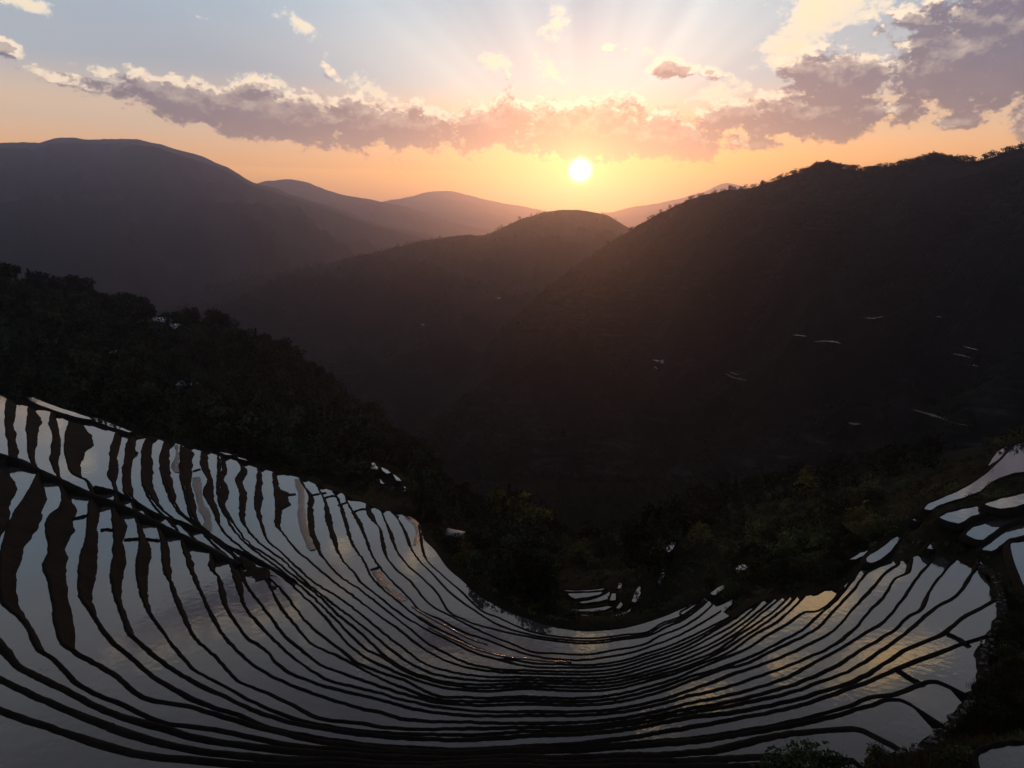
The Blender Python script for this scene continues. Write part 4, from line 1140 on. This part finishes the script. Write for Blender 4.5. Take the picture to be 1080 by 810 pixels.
# valley bottom woods behind the brink
vp_ = []
for _ in range(2600):
    a = R(random.uniform(-12, 30)); r = random.uniform(300, 900)
    x, y = r * math.sin(a), r * math.cos(a)
    vp_.append((x, y))
vp_ = np.array(vp_); vz = ground_z(vp_[:, 0], vp_[:, 1])
forest_mass('forest', [(x, y, z - .5) for (x, y), z in zip(vp_, vz)], [random.uniform(5, 11) for _ in vp_], M_LEAF, 'dark wood on the valley floor beyond the terraces', 80, .08, .5, 8)

NAMED = [((690, 600), 185, 19, TREES, 'tree', 'tall dark tree standing alone above the gap of the valley', 'tree', None, .95),
         ((672, 598), 205, 13, TREES, 'tree', 'shorter dark tree left of the tall one above the valley gap', 'tree', None, 1.1),
         ((712, 598), 200, 12, TREES, 'tree', 'shorter dark tree right of the tall one above the valley gap', 'tree', None, 1.1),
         ((730, 548), 250, 13, OLIVE, 'tree', 'yellow-green tree behind the three dark trees of the valley gap', 'tree', None, 1.2),
         ((850, 505), 330, 13, OLIVE, 'tree', 'yellow-green tree at the upper edge of the right slope', 'tree', None, 1.3),
         ((552, 590), 270, 22, OLIVE, 'tree', 'tall yellow-green tree at the foot of the wooded left hill', 'tree', None, 1.1),
         ((528, 585), 285, 17, OLIVE, 'tree', 'dull olive tree left of the tall yellow-green one', 'tree', None, 1.1),
         ((575, 600), 255, 14, TREES, 'tree', 'dark tree right of the tall yellow-green one', 'tree', None, 1.2),
         ((610, 606), 250, 11, OLIVE, 'tree', 'low olive tree just above the valley-gap terraces', 'tree', None, 1.3),
         ((640, 606), 260, 12, TREES, 'tree', 'dark tree directly behind the valley-gap terraces', 'tree', None, 1.2)]
for (px, py), d, h, kinds, nm, lab, cat, grp, wd in NAMED:
    P = at_d(px, py, d); z = float(ground_z(np.array([P[0]]), np.array([P[1]]))[0])
    plant(nm, kinds, (P[0], P[1], z - .4), h, lab, cat, grp, wide=wd)
for px, h in [(768, 11), (775, 13), (782, 10), (792, 9), (760, 8)]:
    P = ground_hit(px, 530); plant('conifer_tree', CONIF, (P[0], P[1], P[2] - .3), h, 'slim dark conifer in the little row on the right slope', 'tree', 'row of conifers on the right slope')
for (px, py, h, kinds, lab) in [(796, 614, 5.2, BUSHY, 'yellow-green bush at the left end of the right flank'), (815, 612, 3.6, BUSH, 'dark bush beside the yellow-green bush'),
                                (908, 556, 4.4, BUSHY, 'yellow-green bush high on the right slope'), (895, 566, 3.4, BUSH, 'dark bush below the high yellow-green bush'), (925, 562, 3.4, BUSH, 'dark bush right of the high yellow-green bush'),
                                (880, 598, 4.0, BUSH, 'round dark bush at the top of the right flank'), (850, 606, 4.2, BUSH, 'broad dark bush above the middle of the right flank'), (835, 604, 3.6, BUSH, 'dark bush left of the broad one'),
                                (868, 585, 3.8, BUSH, 'dark bush behind the broad one')]:
    P = ground_hit(px, py); plant('bush', kinds, (P[0], P[1], P[2] - .2), h, lab, 'bush', parts=('stem', 'foliage'), wide=1.3)
for (px, py, z, h, w, kinds, lab) in [(848, 817, -38.0, 3.2, 1.2, BUSH, 'twiggy dark bush in front of the lowest banks at the bottom edge'), (815, 818, -38, 2.0, 1.4, BUSH, 'low bush left of the twiggy one at the bottom edge'),
                                      (884, 816, -38, 2.1, 1.3, BUSH, 'low bush right of the twiggy one at the bottom edge'), (925, 806, -38, 1.9, .8, BUSH, 'narrow dark bush at the end of a curled bank'),
                                      (1010, 800, -37, 1.5, 1.6, BUSH, 'dark bush below the stony path'), (1045, 752, -38, 1.6, 1.6, BUSH, 'dark bush beside the bend of the stony path'), (1062, 690, -40, 1.8, 1.4, BUSH, 'dark bush by the upper stony path'),
                                      (1068, 655, -42, 1.5, 1.4, BUSH, 'dark bush between the stony path and the edge pool')]:
    P = at_z(px, py, z); zz = max(float(ground_z(np.array([P[0]]), np.array([P[1]]))[0]), z - .35)
    plant('bush', kinds, (P[0], P[1], zz - .1), h, lab, 'bush', parts=('stem', 'foliage'), wide=w)

# grass on the right bank and along the outer slopes
gp = []
gg = np.random.default_rng(77)
while len(gp) < 7500:
    px, py = gg.uniform(880, 1160), gg.uniform(590, 860)
    if in_bowl(px, py, -3): continue
    P = at_z(px, py, -39.5 - max(0, 700 - py) * .03)
    if near_pool(P[0], P[1], .5): continue
    gp.append(P)
gp = np.array(gp); gp[:, 2] = ground_z(gp[:, 0], gp[:, 1])
BL = 9
C = np.repeat(gp, BL, 0); nB = len(C)
C[:, :2] += gg.normal(0, .25, (nB, 2))
hgt = gg.uniform(.2, .6, nB); a = gg.uniform(0, 6.283, nB); ln = gg.normal(0, .16, (nB, 2))
dx, dy = np.cos(a) * .035, np.sin(a) * .035
V = np.stack([C + np.stack([dx, dy, 0 * a - .1], 1), C - np.stack([dx, dy, 0 * a + .1], 1), C + np.stack([ln[:, 0] * .5 - dx * .5, ln[:, 1] * .5 - dy * .5, hgt * .6], 1), C + np.stack([ln[:, 0], ln[:, 1], hgt], 1)], 1)
tag(mesh_obj('grass', V.reshape(-1, 3), np.arange(nB * 4).reshape(-1, 4), M_GRASS), 'short dark grass on the bank by the stony path', 'grass', kind='stuff')

# loose stones along the path at the right
OP = [(915,812),(932,797),(965,795),(985,780),(1003,765),(1020,745),(1036,725),(1038,705),(1036,688),(1048,668),(1058,645),(1054,622),(1047,606),(1032,594)]
op = np.array(OP, float); od = np.concatenate([[0], np.cumsum(np.linalg.norm(np.diff(op, axis=0), axis=1))])
parts_ = []
gs = np.random.default_rng(8)
for _ in range(270):
    q = gs.uniform(0, od[-1]); x, y = np.interp(q, od, op[:, 0]), np.interp(q, od, op[:, 1])
    P = at_z(x, y, z_field(x, y) + .02); P[:2] += gs.normal(0, .32, 2)
    v, f = box(-.5, .5, -.5, .5, -.4, .4)
    v = v + gs.normal(0, .13, v.shape); a = gs.uniform(0, 6.28); sz = .08 + .34 * gs.uniform() ** 2
    v = np.stack([v[:, 0] * math.cos(a) - v[:, 1] * math.sin(a), v[:, 0] * math.sin(a) + v[:, 1] * math.cos(a), v[:, 2]], 1) * sz
    parts_.append((v + P, f))
v, f = merge(parts_)
tag(mesh_obj('rubble', v, f, M_STONE), 'loose pale stones scattered along the right footpath', 'stones', kind='stuff')

# --- trees along the ridge of the right mountain
def ridge_z(M, azd):
    t = float(np.interp(azd, M['az'], M['te'])); D_ = float(np.interp(azd, M['az'], M['D']))
    return D_ * math.sin(R(azd)), D_ * math.cos(R(azd)), t * D_


RT = [mk('ridge_tree', merge([crown(g, 170, w=.5, base=.02, lobes=7, size=.075), tube([(0, 0, -.1), (0, 0, .5)], [.03, .02], 4)]), M_LEAF) for _ in range(4)]
RP = []
for k in range(330):
    px = random.choice([random.uniform(640, 1110), random.uniform(760, 1080), random.uniform(840, 1000), random.gauss(868, 14), random.gauss(985, 12)])
    if px > 1130: continue
    x, y, z = ridge_z(MR, azel(px, 200)[0]); f = random.uniform(.985, 1.004)
    hh = random.uniform(4.5, 9.5) * (1.2 if 850 < px < 900 else 1)
    RP.append((hh, x * f, y * f, z - hh * random.uniform(.25, .5)))
RP.sort(reverse=True)
for k, (hh, x, y, z) in enumerate(RP[:105]):
    o = bpy.data.objects.new('tree', RT[k % 4]); COL.objects.link(o)
    o.location = (x, y, z); o.scale = (hh * random.uniform(1.0, 1.8), hh * random.uniform(1.0, 1.8), hh)
    o.rotation_euler = (0, 0, random.uniform(0, 6.28))
    tag(o, 'tiny dark tree along the ridge of the right mountain', 'tree', 'trees along the right ridge')
forest_mass('treeline', [p[1:] for p in RP[105:]], [p[0] for p in RP[105:]], M_LEAF, 'low dark growth between the trees on the right ridge', 90, .09, .8, 31, conif=.02)


def on_mountain(M, azd, s):
    i = int(np.clip(np.searchsorted(M['az'], azd), 0, len(M['az']) - 1)); j = int(np.clip(np.searchsorted(M['s'], s), 0, len(M['s']) - 1))
    return M['X'][i, j], M['Y'][i, j], M['Z'][i, j]


for M, n, lo, hi, lab, sd, hr in [(MR, 5200, azel(430, 250)[0], azel(1200, 250)[0], 'scattered dark scrub and trees on the right mountain', 15, (3, 8)), (MC, 2600, azel(180, 250)[0], azel(690, 250)[0], 'dark woods on the hill under the sun', 16, (6, 14))]:
    P, H = [], []
    gg = np.random.default_rng(sd)
    while len(P) < n:
        azd, s_ = gg.uniform(lo, hi), gg.uniform(0, .99) ** .8
        x, y, z = on_mountain(M, azd, s_)
        if fbm(np.array([x * .006]), np.array([y * .006]), 3)[0] < -.15: continue
        P.append((x, y, z - .5)); H.append(gg.uniform(*hr))
    forest_mass('forest', P, H, M_LEAF, lab, 34, .13, .6, sd, conif=.05)

# --- far road and field strips on the right mountain, glints painted as pale colour
def sight(M, px, py):
    azd = azel(px, py)[0]
    i = int(np.clip(np.searchsorted(M['az'], azd), 0, len(M['az']) - 1))
    t = ray(px, py); t = t[2] / math.hypot(t[0], t[1])
    RRr = np.hypot(M['X'][i], M['Y'][i]); el_ = M['Z'][i] / RRr
    j = int(np.argmax(el_ > t)); return np.array([M['X'][i, j], M['Y'][i, j], M['Z'][i, j]])


far = [([(834, 366), (842, 363), (850, 364)], 3, 'short curved pale track on the right mountain'), ([(858, 366), (870, 367), (880, 369), (886, 373)], 3, 'long thin pale road bend on the right mountain'),
       ([(688, 391), (694, 389), (699, 388)], 4, 'small glint-painted clearing low on the right mountain'), ([(764, 403), (772, 404), (786, 406)], 3, 'faint glint-painted double strip in the middle of the right mountain'), ([(768, 399), (778, 401)], 2.5, 'faint glint-painted strip above the double one'),
       ([(908, 342), (920, 342), (934, 342)], 2.5, 'thin glint-painted field strip high on the right mountain'), ([(1003, 387), (1014, 386), (1026, 386)], 3, 'pale field strip near the right edge'), ([(1015, 375), (1024, 377), (1030, 379)], 2.5, 'upper glint-painted field strip near the right edge'),
       ([(1012, 391), (1020, 391), (1030, 392)], 2.5, 'lower glint-painted field strip near the right edge'), ([(960, 450), (985, 452), (1010, 453), (1036, 452)], 3, 'long dim glint-painted field strip above the right slope'), ([(893, 453), (900, 454), (906, 456)], 3, 'dim little glint-painted field strip above the right slope'),
       ([(985, 345), (992, 344)], 3, 'dot-like glint-painted patch right of the thin field strip on the right mountain')]
M_TRACK_GLINT = earth_mat('track_glint', (.50, .49, .47), (.62, .60, .58), (.32, .30, .27), .12, .6, .3, .1, .3)  # pale concrete of the road; on field strips this albedo paints a glint
M_FIELD_GLINT = earth_mat('field_glint', (.14, .135, .12), (.20, .19, .17), (.09, .085, .07), .08, .8, .3, .1, .2)  # weaker glint of the dim and faint strips, put into the base colour
for pts_, wid, lab in far:
    W = np.array([sight(MR, px, py) for px, py in pts_]); zc = W[:, 2].mean() + 1.5
    n = 14; P = np.array(pts_, float); s_ = np.linspace(0, len(P) - 1, n)
    X_ = np.interp(s_, range(len(P)), W[:, 0]); Y_ = np.interp(s_, range(len(P)), W[:, 1]); Z_ = np.interp(s_, range(len(P)), W[:, 2]) + 1.6
    ln = np.hypot(X_, Y_); hw = 1.7 * wid * np.sin(np.linspace(.25, 2.9, n)) * (1 + .3 * np.sin(np.arange(n) * 2.1))
    ux, uy = X_ / ln, Y_ / ln; Z_ = np.full(n, Z_.mean() + .55 * hw.max())
    V = np.stack([np.stack([X_ - ux * hw, Y_ - uy * hw, Z_], 1), np.stack([X_ + ux * hw, Y_ + uy * hw, Z_], 1)], 1)
    B = np.stack([np.stack([X_ - ux * (hw + .1), Y_ - uy * (hw + .1), Z_ + .25], 1), np.stack([X_ - ux * (hw + .9), Y_ - uy * (hw + .9), Z_ + .2], 1), np.stack([X_ - ux * (hw + 4), Y_ - uy * (hw + 4), Z_ - 9], 1)], 1)
    tag(mesh_obj('terrace_bank', B.reshape(-1, 3), grid_faces(n, 3), M_HILL), 'earth bank holding the ' + lab, 'earth bank', kind='structure')
    tag(mesh_obj('road' if 'road' in lab or 'track' in lab else 'field', V.reshape(-1, 3), grid_faces(n, 2), M_TRACK_GLINT if 'dim' not in lab and 'faint' not in lab else M_FIELD_GLINT), lab, 'road' if 'road' in lab or 'track' in lab else 'field', kind='structure')

# --- houses
def simple_mat(name, col, rough=.7, spec=.3):
    m, t, b = new_mat(name)
    n = noise(pos(t), 1.2, 4, .6)
    c = rgbmix(sstep(.3, .7, n), tuple(v * .75 for v in col), col)
    t.links.new(c, b.inputs['Base Color']); b.inputs['Roughness'].default_value = rough; b.inputs['Specular IOR Level'].default_value = spec
    return m


M_WALL = simple_mat('house_wall', (.07, .062, .055)); M_ROOF = simple_mat('metal_roof', (.45, .47, .5), .25, .8); M_ROOFG = simple_mat('grey_roof', (.2, .2, .2), .6, .4)
M_DOOR = simple_mat('door_wood', (.05, .035, .025)); M_GLASS = simple_mat('window_glass', (.02, .02, .025), .08, .6); M_FRAME = simple_mat('window_frame', (.2, .19, .17))


def house(P, w, l, h, rz, roofmat, label, group=None, flat=False, detail=True):
    root = empty('house', tuple(P), rz)
    tag(root, label, 'house', group)
    if flat:
        wl = box(-w / 2, w / 2, -l / 2, l / 2, -2, h)
        rf = merge([box(-w / 2 - .35, w / 2 + .35, -l / 2 - .35, l / 2 + .35, h + .003, h + .22), box(-w / 2 - .35, -w / 2 - .15, -l / 2 - .35, l / 2 + .35, h + .223, h + .4)])
    else:
        pk = w * .28
        v = np.array([(-w/2,-l/2,-2),(w/2,-l/2,-2),(w/2,-l/2,h),(0,-l/2,h+pk),(-w/2,-l/2,h),(-w/2,l/2,-2),(w/2,l/2,-2),(w/2,l/2,h),(0,l/2,h+pk),(-w/2,l/2,h)], float)
        wl = (v, [(0,1,2,3,4),(9,8,7,6,5),(1,6,7,2),(5,0,4,9),(2,7,8,3),(9,4,3,8)])
        e = .5; t = .14; k = pk / (w / 2)
        def slab(sx):
            xs = [(0, h + pk + .02), (sx * (w / 2 + e), h - k * e + .02)]
            vv = [(x, y, z + dz) for dz in (0, t) for (x, z) in xs for y in (-l / 2 - e, l / 2 + e)]
            return np.array(vv, float), np.array([(0, 1, 3, 2), (4, 6, 7, 5), (0, 4, 5, 1), (2, 3, 7, 6), (0, 2, 6, 4), (1, 5, 7, 3)])
        rf = merge([slab(-1), slab(1)])
    mesh_obj('wall', wl[0], wl[1] if not isinstance(wl[1], list) else wl[1], M_WALL, root)
    mesh_obj('roof', rf[0], rf[1], roofmat, root)
    if detail:
        dv = box(-.5, .5, -l / 2 - .06, -l / 2 + .02, 0, 2.0); d_ = mesh_obj('door', dv[0], dv[1], M_DOOR, root)
        hv_ = box(.32, .4, -l / 2 - .11, -l / 2 - .062, .95, 1.05); mesh_obj('handle', hv_[0], hv_[1], M_FRAME, d_)
        for xx in (-w * .3, w * .3):
            gv = box(xx - .5, xx + .5, -l / 2 - .04, -l / 2 + .02, .95, 1.95); wn = mesh_obj('window', gv[0], gv[1], M_GLASS, root)
            fv = merge([box(xx - .58, xx - .5, -l / 2 - .07, -l / 2 + .01, .87, 2.03), box(xx + .5, xx + .58, -l / 2 - .07, -l / 2 + .01, .87, 2.03), box(xx - .497, xx + .497, -l / 2 - .07, -l / 2 + .01, .87, .947), box(xx - .497, xx + .497, -l / 2 - .07, -l / 2 + .01, 1.953, 2.03)])
            mesh_obj('frame', fv[0], fv[1], M_FRAME, wn)
    return root


def hit(px, py, d0=150):
    P = ground_hit(px, py, d0); return P


for (px, py, w, l, h, rz, rm, lab) in [(171, 352, 6, 9, 5.5, 1.3, M_ROOF, 'pale-roofed house on the wooded left hill, left of its neighbour'), (185, 357, 7, 10, 4.5, 1.1, M_ROOF, 'bright-roofed house on the wooded left hill, right of its neighbour'),
                                       (122, 384, 4, 5, 3.5, .4, M_ROOFG, 'tiny pale hut deep in the wood below the two houses'), (199, 416, 5, 8, 3.0, 1.2, M_ROOF, 'low pale-roofed hut in the wood above the middle of the rim')]:
    P = hit(px, py, 200); house((P[0], P[1], P[2] + 1.6), w, l, h, rz, rm, lab)
P = at_d(478, 566, 225); zz = float(ground_z(np.array([P[0]]), np.array([P[1]]))[0])
house((P[0], P[1], zz + .6), 5.5, 4.2, 2.4, -.5, M_ROOFG, 'small flat-roofed shed at the foot of the wooded left hill', flat=True)
for k, (px, py) in enumerate([(525, 321), (446, 353), (691, 392), (697, 388)]):
    M = MC if k < 2 else MR
    x, y, z = sight(M, px, py)
    house((x, y, z + 1), 6, 9, 3.2, random.uniform(0, 3), M_ROOF, ['lone white dot of a house on the hill under the sun', 'second lone white house lower on the hill under the sun', 'tiny house beside the small glint-painted clearing on the right mountain', 'tiny house just above the small clearing on the right mountain'][k], detail=False)
